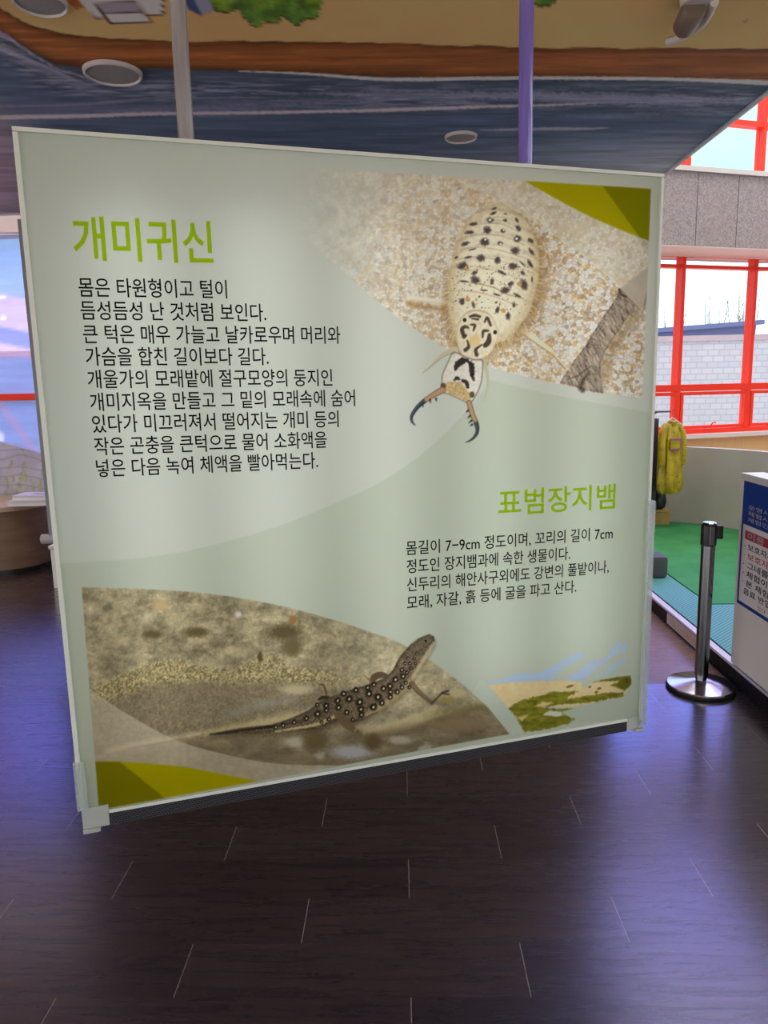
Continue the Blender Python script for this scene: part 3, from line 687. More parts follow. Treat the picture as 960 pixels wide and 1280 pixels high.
    S = [(435, 210, 26, 20, 0), (310, 240, 26, 13, -.15), (415, 285, 27, 26, 0), (280, 303, 32, 14, -.1), (395, 375, 33, 28, 0), (250, 388, 34, 14, -.3), (365, 495, 30, 24, 0), (637, 212, 22, 9, 1), (648, 272, 25, 15, .9), (640, 350, 26, 24, 0), (625, 440, 32, 26, 0), (745, 447, 30, 12, .9), (735, 538, 34, 13, 1), (608, 557, 31, 25, 0), (492, 512, 22, 24, 0), (547, 212, 16, 9, 0), (532, 290, 18, 14, 0), (512, 385, 18, 16, 0), (460, 160, 26, 10, -.4), (465, 125, 20, 8, -.3), (740, 365, 22, 14, .6), (228, 555, 36, 26, -.5), (690, 695, 40, 24, 1.2), (325, 660, 34, 26, .4), (550, 735, 34, 24, -.2), (590, 690, 24, 16, -.6), (320, 605, 24, 14, -.4), (225, 822, 20, 26, .1), (570, 930, 18, 26, 0), (680, 605, 18, 12, 1), (750, 655, 8, 22, 0), (180, 492, 14, 9, -.5), (270, 490, 30, 9, -.2), (305, 430, 28, 6, -.2), (680, 540, 26, 6, .8), (525, 605, 34, 12, .5), (450, 670, 14, 24, .1), (390, 737, 24, 7, .1), (485, 770, 26, 8, .3), (240, 670, 30, 8, .1), (640, 775, 30, 9, .5), (355, 785, 9, 9, 0), (480, 828, 8, 8, 0), (615, 850, 12, 16, .3), (310, 845, 12, 26, -.3), (490, 885, 14, 26, .3), (550, 163, 12, 7, 0)]
    for (x_, y_, rx, ry, an) in S:
        x_, y_ = x_/6+540, y_/6+240
        p.spot(x_, y_, rx/6, ry/6, dk if rx > 12 else (96, 84, 76), an, .86, .7, .42)
    for (x_, y_, r) in ((435, 210, 10), (635, 350, 10), (538, 285, 8), (400, 358, 7), (515, 390, 8)):
        p.spot(x_/6+540, y_/6+240, r/6, r/6, (225, 222, 214))
    for (x_, y_) in ((262, 572), (655, 690), (268, 805), (535, 890)):
        p.spot(x_/6+540, y_/6+240, 3.2, 2.8, (184, 146, 92), .6, .6)
    for q in range(130):
        x_, y_ = rs.uniform(565, 665), rs.uniform(330, 392)
        p.spot(x_, y_, .8, .7, (96, 84, 74), 0, .7)
    # prothorax disc
    pro = spline(B([(200, 280), (250, 200), (330, 172), (420, 195), (470, 260), (490, 340), (470, 430), (410, 510), (320, 535), (230, 500), (190, 400)]), 5, True)
    p.poly([(x_, y_-1.5) for x_, y_ in pro], (150, 128, 88), soft=1.2, al=.75)
    p.poly(pro, lambda x, y, d: np.array((214, 206, 184))*(.86+.22*fbm(x*.4, y*.4, 3))[:, None], soft=1)
    for L_, w_ in (([(235, 350), (225, 310), (250, 290), (275, 300)], [5, 5, 4, 2]), ([(290, 275), (320, 280), (310, 320)], [2, 4, 2]), ([(240, 365), (255, 355)], [5, 3]), ([(265, 395), (275, 440), (250, 465)], [2, 4, 5]), ([(380, 370), (385, 325), (420, 320)], [2, 4, 3]), ([(430, 350), (425, 400), (400, 430)], [4, 7, 6]), ([(375, 425), (330, 460), (335, 500)], [1.5, 4, 5]), ([(285, 215), (320, 205), (360, 215)], [3, 4, 3]), ([(395, 255), (415, 225), (440, 280)], [2, 4, 3]), ([(345, 235), (300, 230)], [3, 1.5])):
        p.line(spline(B(L_)), w_, (60, 50, 44), al=.9)
    for (x_, y_) in ((473, 332), (245, 240)): p.spot(x_/6+540, y_/6+360, 2.3, 2.6, (46, 40, 38))
    p.poly(B([(280, 370), (330, 340), (370, 390), (350, 430), (310, 440), (280, 420)]), (202, 178, 124), soft=1.5, al=.8)
    # feelers, head, jaws
    p.line(spline(J([(535, 100), (440, 140), (360, 215), (290, 278)])), [7, 4.5, 3, .6], (182, 178, 156)); p.line(spline(J([(520, 125), (440, 160), (340, 240), (292, 276)])), [1.2, .8, .4], (140, 130, 104), al=.8)
    p.line(spline(J([(750, 190), (775, 290), (775, 380), (750, 495)])), [5, 4, 2.4, .5], (176, 174, 152))
    head = spline(B([(160, 480), (110, 570), (76, 650), (72, 700), (66, 745), (85, 785), (140, 805), (200, 832), (265, 862), (305, 850), (350, 770), (375, 690), (384, 590), (380, 540), (320, 535), (240, 510)]), 5, True)
    p.poly(head, (104, 94, 80), soft=.9)
    p.poly(head*.955+head.mean(0)*.045, lambda x, y, d: np.array((214, 212, 204))*(.86+.2*fbm(x*.5, y*.5, 3))[:, None], soft=1)
    p.poly(B([(90, 720), (140, 700), (215, 705), (260, 760), (290, 800), (290, 850), (240, 845), (190, 815), (120, 790)]), lambda x, y, d: np.array((192, 168, 122))*(.75+.45*fbm(x*.5, y*.5, 13))[:, None], soft=1)
    for L_, w_ in (([(175, 610), (195, 570), (235, 545), (270, 545)], [4, 8, 8, 3]), ([(290, 560), (300, 600), (300, 650)], [5, 8, 6]), ([(300, 650), (312, 690)], [5, 3]), ([(170, 690), (190, 672), (205, 685)], [3, 4, 3]), ([(230, 695), (255, 705), (270, 745)], [4, 5, 3])):
        p.line(spline(B(L_)), w_, (44, 38, 38), al=.95, rag=1.4)
    p.spot(540+84/6, 360+735/6, 3.5, 4, (92, 76, 50)); p.spot(540+300/6, 360+800/6, 3.2, 4, (92, 80, 54))
    for pts_, w_ in (([(440, 405), (400, 425), (350, 455), (300, 490), (250, 535), (215, 585), (205, 620), (215, 650), (236, 670)], [8, 7.4, 6.4, 6, 5, 4.4, 3.6, 2.6, .6]), ([(638, 500), (650, 545), (668, 600), (690, 650), (700, 690), (695, 730), (670, 765), (640, 787), (614, 798)], [6.5, 6.6, 6, 6, 5, 4.2, 3.2, 2, .5])):
        q = spline(J(pts_), 6)
        p.line(q, w_, (48, 52, 60)); k = int(len(q)*.36)
        p.line(q[:k], [w_[0]-1, w_[2]-1.2], (176, 138, 106), soft=1)
        p.line(q[k:]+np.array((-.6, -.5)), [1.6, 1.2, .3], (92, 100, 112), al=.8)
    for (x_, y_, dx, dy) in ((290, 505, .5, 5), (345, 480, .8, 4), (390, 472, .5, 3), (655, 635, -3.5, 3), (645, 600, -3, 3), (660, 665, -2.5, 1.5), (630, 560, -2.5, 2)):
        a_ = J([(x_, y_)])[0]; p.line([a_, a_+np.array((dx, dy))], [3, .6], (58, 56, 56))
    # veil and corner triangle
    arc = list(ell((552, 216), (607, 242), (660, 272), (705, 302), (742, 329), (772, 356), (803, 388)))
    inside = np.clip(.5-p.sd(I, arc+[(803, 389), (815, 330), (816, 232)])/1.2, 0, 1)*np.clip(.5-d/1.4, 0, 1)
    vx = np.array((196, 194, 182))*(.93+.14*fbm(x*.06, y*.06, 15))[:, None]
    p.put(I, inside*.62, vx)
    p.line(arc, 1.2, (214, 210, 190), al=.5)
    p.poly([(752, 229), (816, 330), (816, 232)], (140, 132, 112), soft=.8, al=.28)
    tri = [(650, 222.5), (814, 236)]+[(812, 301)]+list(ell((812, 301), (770, 285), (720, 262), (650, 223)))
    p.poly(tri, (158, 152, 12), soft=.8); p.poly([(752, 230.5), (814, 236), (812, 301), (800, 297)], (120, 120, 10), soft=.8)
    # crisp margins
    for q in ([(380, 205), (814, 232), (814, 236), (380, 209)], ):
        p.poly([(340, 190), (830, 221), (830, 237.2), (814, 236), (340, 206.5)], W1, soft=.7)
    p.poly([(814, 230), (840, 230), (840, 505), (803, 499)], W1, soft=.7)
    # ---------------- lizard photograph
    topc = list(ell((102, 734), (180, 736.5), (260, 742), (340, 755), (400, 770), (460, 789), (500, 804), (540, 827), (580, 857), (610, 885), (637, 917.5)))
    ph = topc+[(480, 946.5), (322, 976.5), (124, 1012)]
    I = p.sel(ph, 3); x = p.X[I]; y = p.Y[I]; d = p.sd(I, ph)
    n_a = fbm(x*.035, y*.05, 71); n_b = fbm(x*.16, y*.2, 73); n_c = fbm(x*.55, y*.55, 75, 2)
    far = np.array((154, 145, 118))*(.34+.66*fbm(x*.045, y*.075, 91)+.40*n_b+.24*n_c)[:, None]
    rd = np.interp(x, [100, 140, 180, 210, 250, 290, 310, 340, 360, 400, 470, 640], [868, 850, 832, 824, 832, 838, 828, 816, 832, 838, 846, 850])+(n_b-.5)*14
    rd2 = np.interp(x, [100, 140, 190, 250, 300, 350, 400, 640], [876, 868, 850, 846, 848, 846, 852, 862])
    crumb = np.array((162, 150, 112))*(.45+.95*n_c)[:, None]
    wet = np.array((126, 117, 94))*(.70+.34*n_c+.28*n_b)[:, None]
    k1 = np.clip((y-rd)/5+.5, 0, 1)[:, None]; k2 = np.clip((y-rd2)/12, 0, 1)[:, None]
    c = far*(1-k1)+(crumb*(1-k2)+wet*k2)*k1
    rt = np.clip((x-395)/70, 0, 1)[:, None]
    right = np.array((164, 156, 130))*(.42+.6*n_a+.46*n_b+.1*n_c)[:, None]
    c = c*(1-rt*.8)+right*rt*.8
    shore = np.interp(x, [100, 240, 300, 400, 470, 500, 545, 580, 640], [935, 925, 922, 921, 911, 905, 897, 884, 876])
    wat = np.array((118, 108, 86))*(.68+.62*fbm(x*.05, y*.11, 81)+.12*n_c)[:, None]
    bright = np.clip((fbm(x*.03, y*.08, 87)-.56)*7, 0, 1)[:, None]*np.clip((y-918)/14, 0, 1)[:, None]*np.clip((x-330)/60, 0, 1)[:, None]
    wat = wat*(1-bright*.7)+np.array((178, 176, 166))*bright*.7
    kw = np.clip((y-shore)/6+.5, 0, 1)[:, None]
    c = c*(1-kw)+wat*kw
    p.put(I, np.clip(.5-d/1.4, 0, 1), c)
    # pale sand line beside the tail and under the belly
    p.line(spline([(235, 919), (300, 908), (360, 898), (400, 888), (420, 880)]), [2, 8, 12, 9, 3], (186, 172, 130), soft=3, al=.75, rag=3)
    p.line(spline([(455, 916), (490, 908), (520, 900), (538, 890), (546, 882)]), [3, 14, 16, 12, 3], (192, 180, 142), soft=3, al=.8, rag=3)
    p.line(spline([(450, 922), (500, 912), (560, 900), (600, 882)]), [6, 8, 8, 4], (112, 96, 66), soft=4, al=.5, rag=3)
    p.line(spline([(530, 897), (570, 886), (615, 884)]), [2, 12, 4], (120, 116, 66), soft=5, al=.5, rag=4)
    p.line(spline([(280, 895), (330, 880), (370, 874)]), [2, 10, 4], (140, 140, 136), soft=4, al=.6, rag=4)
    for (x_, y_, rx, ry, cc, al_) in ((372, 862, 20, 6, (176, 166, 138), .6), (200, 757, 9, 6, (186, 162, 122), .6), (298, 768, 4, 3.4, (196, 194, 188), .7), (184, 770, 4, 3, (190, 182, 164), .7), (366, 775, 5, 5, (150, 108, 62), .6), (356, 790, 22, 10, (92, 82, 58), .6), (190, 793, 12, 5, (96, 86, 58), .6), (245, 790, 16, 6, (98, 88, 62), .6), (365, 808, 12, 12, (104, 94, 68), .6), (325, 822, 3, 7, (84, 74, 48), .7), (440, 940, 26, 8, (168, 170, 172), .8), (370, 928, 12, 6, (176, 170, 152), .8), (395, 925, 16, 14, (104, 92, 64), .6), (500, 925, 14, 5, (170, 164, 146), .6), (466, 928, 10, 10, (96, 84, 60), .6), (570, 866, 12, 5, (180, 166, 132), .6), (575, 905, 30, 8, (134, 116, 92), .5), (560, 875, 10, 3.5, (150, 134, 80), .5)):
        p.spot(x_, y_, rx, ry, cc, 0, al_, .8, .35)
    Z = lambda L_: np.array(L_, float)/4.364+np.array((340, 780))
    liz = np.concatenate([[(262, 917.5), (300, 910)], Z([(0, 548), (100, 515), (200, 470), (270, 418), (330, 393), (400, 368), (520, 332), (620, 292), (660, 250), (695, 180), (755, 112), (800, 78), (858, 55), (884, 68), (886, 100), (850, 165), (805, 230), (772, 280), (768, 322), (705, 380), (640, 432), (580, 478), (500, 522), (440, 540), (370, 520), (300, 555), (230, 575), (100, 578), (0, 592)]), [(300, 917), (262, 919.5)]])
    def skin(x, y, d):
        t_ = np.clip(((y-780)*4.364-(-.62*((x-340)*4.364)+620)), -200, 200)
        sc = cells(x*.75, y*.75, 4)[0]
        return np.array((116, 102, 84))*(.68+.45*sc)[:, None]*(.8+.35*fbm(x*.12, y*.12, 6))[:, None]*(.72+.28*np.clip(-d/5, 0, 1))[:, None]
    p.poly([(x_+1, y_+4) for x_, y_ in liz], (84, 72, 50), soft=3.5, al=.6)
    # far legs and toes
    p.line(spline(Z([(540, 330), (560, 290), (600, 278), (640, 290)])), [4, 9, 8, 4], (92, 78, 60)); p.line(spline(Z([(545, 320), (520, 295), (500, 278)])), [2, 1.6, 1], (120, 98, 70))
    p.line(spline(Z([(250, 325), (280, 335), (292, 360), (296, 390)])), [1, 2.6, 2.6, 2], (98, 76, 56)); p.line(spline(Z([(255, 412), (275, 402), (310, 400)])), [2, 5, 3], (56, 48, 38))
    p.poly(liz, skin, soft=.8)
    p.line(spline([(262, 918), (300, 913), (340, 908), (380, 901)]), [1, 2, 3, 4], (62, 54, 44), al=.65, rag=1)
    # belly
    p.line(spline(Z([(0, 590), (120, 570), (240, 548), (345, 505)])), [1, 3, 4, 4], (192, 178, 130), al=.85, rag=1.2)
    p.line(spline(Z([(490, 505), (580, 460), (650, 410), (720, 350), (765, 300)])), [3, 7, 8, 8, 5], (178, 164, 122), soft=2, al=.75, rag=1.6)
    p.line(spline(Z([(770, 285), (805, 228), (848, 160), (880, 105)])), [4, 5, 5, 3], (196, 184, 146), soft=1.6, al=.8, rag=1.4)
    p.line(spline(Z([(745, 190), (790, 120), (850, 75)])), [10, 11, 6], (104, 96, 80), soft=3, al=.5)
    # near legs
    p.line(spline(Z([(762, 325), (800, 370), (845, 408), (872, 432)])), [7, 6.5, 5, 4], (110, 94, 74)); p.line(spline(Z([(770, 335), (840, 400)])), [2, 1], (150, 132, 100), al=.6)
    p.line(spline(Z([(872, 432), (905, 400), (930, 375), (960, 366)])), [3, 2, 3, 3], (84, 72, 54)); p.line(Z([(925, 378), (965, 385)]), 2, (70, 60, 46))
    p.line(spline(Z([(360, 500), (400, 540), (440, 575), (470, 585)])), [9, 11, 8, 4], (104, 90, 66), al=.9, rag=1); p.line(spline(Z([(450, 590), (470, 560), (480, 580)])), [1, 2.4, 1], (164, 146, 104), al=.8)
    ey = [(555, 330, 12), (522, 346, 13), (457, 360, 14), (390, 380, 14), (420, 408, 17), (358, 418, 15), (528, 380, 17), (578, 398, 18), (608, 352, 15), (643, 338, 15), (673, 303, 15), (708, 250, 11), (714, 285, 13), (645, 370, 13), (645, 398, 13), (683, 370, 13), (478, 425, 18), (484, 465, 15), (488, 495, 14), (553, 453, 17), (600, 430, 14), (362, 455, 15), (295, 445, 15), (296, 470, 13), (248, 490, 16), (187, 515, 13), (120, 535, 12), (407, 482, 13), (708, 345, 12), (735, 265, 9), (752, 215, 8), (775, 190, 7), (790, 160, 7), (757, 240, 8), (725, 215, 8), (740, 185, 7), (782, 215, 7), (60, 552, 11), (20, 562, 10), (440, 520, 9), (310, 520, 11), (270, 535, 9), (748, 345, 9), (730, 320, 10), (245, 440, 9)]
    for (x_, y_, r) in ey:
        x_, y_ = Z([(x_, y_)])[0]; r = r/4.364*1.12
        p.spot(x_, y_, r, r*1.1, (40, 34, 28), .5, .92, .6, .15); p.spot(x_+.3, y_+.2, r*.31, r*.34, (200, 190, 156), 0, .75)
    for q in range(26):
        t_ = q/25; p.spot(270+t_*72, 917.5-t_*9.5, .9+t_*.8, 1+t_*1.2, (44, 38, 30), 0, .8)
    p.spot(340+838/4.364, 780+92/4.364, 1.6, 1.2, (30, 26, 22))
    # veil, corner
    veil = list(ell((108, 857), (130, 874), (160, 893), (220, 925), (290, 945), (350, 955), (430, 957)))+[(322, 978), (124, 1014), (110, 930)]
    inside = np.clip(.5-p.sd(I, veil)/1.2, 0, 1)*np.clip(.5-d/1.4, 0, 1)
    p.put(I, inside*.66, np.array((188, 180, 160))*(.92+.16*fbm(x*.2, y*.2, 33))[:, None])
    p.line(spline([(135, 938), (190, 927), (250, 918)]), [6, 8, 3], (208, 200, 176), soft=3, al=.5)
    p.line(spline([(160, 936), (200, 929), (250, 920)]), [1, 2, 1.5], (140, 128, 104), soft=1.2, al=.5)
    tri = list(ell((119.5, 952), (150, 952), (220, 957.5), (270, 966), (322, 976.5)))+[(124, 1012)]
    p.poly(tri, (160, 154, 6), soft=.8); p.poly([(119, 952), (150, 952.5), (206, 997.5), (124, 1012)], (122, 116, 8), soft=.8)
    # ---------------- dunes vignette
    Q = lambda L_: np.array(L_, float)/4.364+np.array((600, 780))
    blue = (164, 184, 212)
    p.poly(Q([(38, 328), (120, 300), (200, 272), (260, 268), (330, 265), (400, 225), (470, 195), (520, 162), (575, 158), (560, 180), (500, 215), (450, 240), (400, 305), (200, 318)]), blue, soft=.9, rag=2.2, ragf=.4)
    p.poly(Q([(465, 304), (540, 250), (610, 200), (640, 190), (620, 225), (690, 180), (730, 120), (760, 92), (770, 110), (750, 150), (800, 95), (800, 130), (790, 150), (740, 165), (640, 240), (560, 310)]), blue, soft=.9, rag=2.2, ragf=.4)
    p.poly(Q([(625, 300), (700, 240), (760, 205), (812, 178), (800, 200), (720, 255), (660, 290)]), blue, soft=.9, rag=1.8, ragf=.4)
    p.poly(Q([(38, 335), (150, 320), (330, 314), (470, 310), (560, 318), (640, 315), (822, 285), (820, 330), (790, 380), (620, 430), (500, 450), (150, 455), (90, 390)]), lambda x, y, d: np.array((212, 190, 146))*(.95+.1*fbm(x*.2, y*.2, 2))[:, None], soft=.9, rag=.8)
    grn = lambda x, y, d: np.array((128, 126, 42))*(.62+.62*fbm(x*.13, y*.3, 5))[:, None]
    p.poly(Q([(155, 460), (210, 420), (320, 392), (400, 370), (500, 368), (535, 370), (480, 395), (470, 412), (560, 395), (690, 375), (780, 372), (785, 395), (700, 410), (600, 430), (480, 435), (340, 455), (400, 462), (520, 460), (440, 480), (470, 500), (520, 520), (480, 545), (380, 570), (240, 592), (200, 510)]), grn, soft=.9, rag=2, ragf=.35)
    p.poly(Q([(610, 318), (680, 300), (760, 290), (822, 280), (824, 330), (790, 365), (740, 345), (715, 335), (760, 312), (680, 312)]), lambda x, y, d: grn(x, y, d)*.85, soft=.9, rag=1.2, ragf=.35)
    p.poly(Q([(300, 450), (340, 425), (400, 430), (350, 452)]), (206, 186, 134), soft=1.2, rag=1.2); p.poly(Q([(200, 510), (270, 490), (230, 530)]), (196, 180, 120), soft=1.2, rag=1)
    p.poly(Q([(345, 495), (380, 470), (440, 480), (450, 500), (400, 505)]), (196, 202, 190), soft=.9, rag=1.6, ragf=.4)
    for (x_, y_, r_) in ((490, 340, 22), (598, 343, 9), (650, 352, 12), (635, 372, 10)): p.spot(600+x_/4.364, 780+y_/4.364, r_/4.364, 1.6, (128, 108, 60), -.3, .85)
    p.line(Q([(570, 335), (640, 285), (700, 250)]), [8, 5, 1], W2, soft=2, al=.9)
    # white swoosh between lizard photo and dunes
    sw = list(ell((540, 826), (580, 856), (612, 886), (638, 918)))+list(ell((655, 915), (628, 876), (605, 848), (580, 828), (556, 812)))
    p.poly([(640, 919)]+list(ell((637, 917.5), (612, 886), (590, 866)))+list(ell((600, 850), (606, 852), (628, 876), (655, 915))), (179, 189, 179), soft=.9)
    p.poly([(100, 1017.5), (637, 918.5), (850, 879), (850, 1000), (100, 1100)], W1, soft=.7) if False else None
    return p.C
m_sheet = bpy.data.materials.new('backlit_print'); m_sheet.use_nodes = True
def backlit(Mt, colour=None, tr=.62):
    n = Mt.node_tree; n.nodes.clear()
    o = n.nodes.new('ShaderNodeOutputMaterial'); t = n.nodes.new('ShaderNodeBsdfTranslucent'); d = n.nodes.new('ShaderNodeBsdfDiffuse'); x = n.nodes.new('ShaderNodeMixShader'); x.inputs[0].default_value = tr
    if colour is None:
        a = n.nodes.new('ShaderNodeVertexColor'); a.layer_name = 'print'
        n.links.new(a.outputs[0], t.inputs[0]); n.links.new(a.outputs[0], d.inputs[0])
    else:
        t.inputs[0].default_value = colour+(1,); d.inputs[0].default_value = colour+(1,)
    n.links.new(d.outputs[0], x.inputs[1]); n.links.new(t.outputs[0], x.inputs[2]); n.links.new(x.outputs[0], o.inputs[0])
backlit(m_sheet)
NU, NV = 816, 800
gs = painted('graphic_sheet', p0, u3, (0, 0, 1), [(.006, SW-.006, ZB-.004, ZT-.006, NU, NV)], sheet, m_sheet, None, div=.70, tile=8)
gs.data.transform(SI); gs.parent = sign
gs['label'] = 'printed face with two nature photographs and lettering'

# lettering
def sz(px, py):
    v = RW @ np.array([px-480., py-640., FPX]); o = np.array([0, 0, EYE]); tt = np.dot(p0-o, n3)/np.dot(v, n3); P = o+v*tt
    return np.dot(P-p0, u3), P[2]
def place_sign(a, b_):
    P = SI @ Vector((p0[0]+u3[0]*a-n3[0]*.0008, p0[1]+u3[1]*a-n3[1]*.0008, b_)); return P
m_ink = mat('black_ink', (.006, .006, .006), .8, spec=.08)
m_lime = bpy.data.materials.new('lime_ink'); m_lime.use_nodes = True; backlit(m_lime, (.56, .78, .02), .8)
def rows(data, sc, ox, oy, hgt):
    out = []
    for txt, x0, y0, x1, y1 in data:
        a0, b0 = sz(x0/sc+ox, y0/sc+oy); a1, b1 = sz(x1/sc+ox, y1/sc+oy)
        out.append((txt, a0, a1, b0, b1, hgt))
    return out
P1 = [('몸은 타원형이고 털이', 87, 272, 511, 278), ('듬성듬성 난 것처럼 보인다.', 93, 338, 623, 345), ('큰 턱은 매우 가늘고 날카로우며 머리와', 100, 406, 835, 409), ('가슴을 합친 길이보다 길다.', 107, 470, 630, 470),
      ('개울가의 모래밭에 절구모양의 둥지인', 113, 535, 812, 530), ('개미지옥을 만들고 그 밑의 모래속에 숨어', 120, 600, 877, 588), ('있다가 미끄러져서 떨어지는 개미 등의', 126, 663, 830, 648), ('작은 곤충을 큰턱으로 물어 소화액을', 132, 727, 796, 707), ('넣은 다음 녹여 체액을 빨아먹는다.', 138, 790, 771, 766)]
lettering('paragraph', rows(P1, 2.2857, 60, 240, .0325), place_sign, m_ink, sign, .008)
P2 = [('몸길이 7−9cm 정도이며, 꼬리의 길이 7cm', 73, 281, 762, 229), ('정도인 장지뱀과에 속한 생물이다.', 75, 342, 620, 297), ('신두리의 해안사구외에도 강변의 풀밭이나,', 76, 403, 749, 341), ('모래, 자갈, 흙 등에 굴을 파고 산다.', 76, 463, 641, 407)]
lettering('paragraph', rows(P2, 2.6667, 480, 580, .0300), place_sign, m_ink, sign, .008)
lettering('heading', rows([('개미귀신', 70, 131, 470, 145)], 2.2857, 60, 240, .072), place_sign, m_lime, sign, .016)['label'] = 'lime green heading in large bold letters'
lettering('heading', rows([('표범장지뱀', 380, 130, 771, 107)], 2.6667, 480, 580, .057), place_sign, m_lime, sign, .013)['label'] = 'lime green heading in smaller letters'

# frame edges
b = MB(); b.box(0, SW, -.006, .012, ZT-.007, ZT, .001); on_sign(b.build('frame_rail', m_frame))
b = MB(); b.box(0, .0085, -.006, .012, .80, ZT-.008, .001); on_sign(b.build('frame_stile', m_frame))
b = MB(); b.box(SW-.007, SW, -.006, .012, .78, ZT-.008, .001); on_sign(b.build('frame_stile', m_frame))
b = MB(); b.box(.052, SW-.042, -.006, .012, ZB-.004, ZB+.003, .001); on_sign(b.build('frame_rail', m_frame))
# woven dark strip along the bottom
m_net = mat('woven_dark_strip', (.03, .03, .035), .85, spec=.1)
M = m_net; t = N(M, 'ShaderNodeTexCoord'); mp = N(M, 'ShaderNodeMapping'); mp.inputs['Rotation'].default_value = (math.radians(-90), 0, 0)
bk = N(M, 'ShaderNodeTexBrick'); bk.offset = .5; bk.inputs['Scale'].default_value = 1
bk.inputs['Color1'].default_value = (.012, .012, .014, 1); bk.inputs['Color2'].default_value = (.018, .018, .021, 1); bk.inputs['Mortar'].default_value = (.085, .085, .095, 1)
bk.inputs['Brick Width'].default_value = .006; bk.inputs['Row Height'].default_value = .0042; bk.inputs['Mortar Size'].default_value = .0006
L(M, t.outputs['Object'], mp.inputs[0]); L(M, mp.outputs[0], bk.inputs['Vector']); L(M, bk.outputs['Color'], BS(M).inputs['Base Color'])
b = MB(); b.box(.052, SW-.042, -.005, .10, .757, ZB-.005, .002); on_sign(b.build('bottom_strip', m_net))
m_brk = mat('white_plastic_bracket', (.43, .46, .42), .4, spec=.3)
b = MB(); b.box(.002, .0515, -.003, .103, .756, .80, .0015); b.box(.002, .034, -.007, .103, .748, .757, .002)
on_sign(b.build('corner_bracket', m_brk))
b = MB(); b.box(SW-.041, SW-.001, -.003, .103, .757, .79, .0015); b.box(SW-.02, SW+.004, -.009, .103, .752, .76, .002); on_sign(b.build('corner_bracket', m_brk))
def clip(x0, x1, z0, z1):
    b = MB(); b.box(x0, x1, -.011, -.008, z0, z1, .001); b.box(x0 if x0 < .5 else x1-.003, x0+.003 if x0 < .5 else x1, -.008, .06, z0, z1)
    on_sign(b.build('clear_clip', m_clear))
clip(-.004, .016, .80, .90); clip(SW-.010, SW+.010, .765, 1.322)
# poles
def pole(x, mt, label, r):
    b = MB(); b.tube([(x, .045, ZT), (x, .045, CZ-.014)], r, 24)
    q = MB().lathe([(r, ZT), (r*1.02, ZT+.1), (r, ZT+.2), (r*1.03, ZT+.34), (r, ZT+.45), (r*1.02, CZ-.02), (r*2.2, CZ-.018), (r*2.2, CZ-.002)], 32, Matrix.Translation((x, .045, 0)))
    b.bm.free(); o = on_sign(q.build('hanging_pole', mt, smooth=True)); o['label'] = label
    s_ = MB().lathe([(r*1.12, ZT-.003), (r*1.12, ZT+.010), (r*1.02, ZT+.012)], 24, Matrix.Translation((x, .045, 0))).build('pole_socket', m_brk, smooth=True)
    s_.data.transform(Matrix.Translation((-.64, 0, -.75))); s_.parent = o
def wrap(name, c1, c2):
    M = mottled(name, c1, c2, 70, .14, 3, (1, 1, .10), bump=.6, spec=.9)
    return M
pole(.283, wrap('grey_wrapped_pole', (.27, .265, .28), (.36, .35, .37)), 'grey pole in clear wrapping', .0145)
pole(.970, wrap('violet_wrapped_pole', (.16, .125, .50), (.20, .16, .58)), 'violet pole in clear wrapping', .0145)
# lamp tubes inside the box
for k, x in enumerate((.17, .40, .64, .88, 1.11)):
    la = bpy.data.lights.new('sign_tube', 'AREA'); la.shape = 'RECTANGLE'; la.size = .13; la.size_y = 1.02; la.energy = 0.35; la.color = (.98, 1.0, .96)
    lo = bpy.data.objects.new('sign_tube', la); COL.objects.link(lo); lo.parent = sign
    lo.location = (x-.64, DEP-.012, (ZT+ZB)/2-.75); lo.rotation_euler = (math.radians(-90), 0, 0)

# ------------------------------------------------------------------ things on the low ceiling
m_grille = mottled('speaker_grille', (.30, .28, .30), (.40, .38, .40), 300, .6)
m_rim = mat('pale_rim', (.62, .58, .58), .4)
def ceil_disc(name, x, y, r, label, cat, grille=True):
    e_ = empty(name, (x, y, CZ)); tag(e_, label, cat)
    MB().lathe([(r*.90, -.012), (r*.93, -.016), (r*.99, -.012), (r, -.002), (r*.90, -.002), (r*.90, -.012)], 48, cap=False).build('rim', m_rim, e_, True)
    MB().lathe([(.001, -.011), (r*.6, -.011), (r*.895, -.009), (r*.895, -.003), (.001, -.003)], 48).build('grille' if grille else 'lens', m_grille if grille else mat('frosted_lens', (.42, .38, .38), .3), e_, True)
    return e_
ceil_disc('ceiling_speaker', -.984, 2.775, .100, 'round white ceiling speaker where the brown shore meets the waves, beside the grey pole', 'speaker')
ceil_disc('ceiling_speaker', -1.005, 2.29, .075, 'round pale ceiling fitting cut by the top edge, left of the painted house', 'speaker')
ceil_disc('downlight', .294, 3.565, .074, 'small round recessed downlight in the painted waves, left of the violet pole', 'light', False)
e_ = empty('spotlight', (.885, 2.38, CZ)); tag(e_, 'white bracket spotlight on the tan ceiling at the top right', 'light')
MB().lathe([(.045, -.03), (.05, -.02), (.05, -.002)], 32).build('ceiling_plate', m_rim, e_, True)
b = MB(); b.tube(spline([(.04, -.02, 0), (.055, .08, 0), (.045, .15, 0), (.02, .2, 0), (-.012, .225, 0)], 6) + np.array([0, 0, -.035]), [.012]*25, 12); b.build('curved_arm', m_rim, e_, True)
MB().lathe([(.02, 0), (.034, .02), (.036, .09), (.03, .1)], 28, Matrix.Translation((-.01, .045, -.05)) @ Matrix.Rotation(math.radians(75), 4, 'X') @ Matrix.Translation((0, 0, -.05))).build('lamp_head', mat('brown_lamp_head', (.20, .15, .12), .4), e_, True)

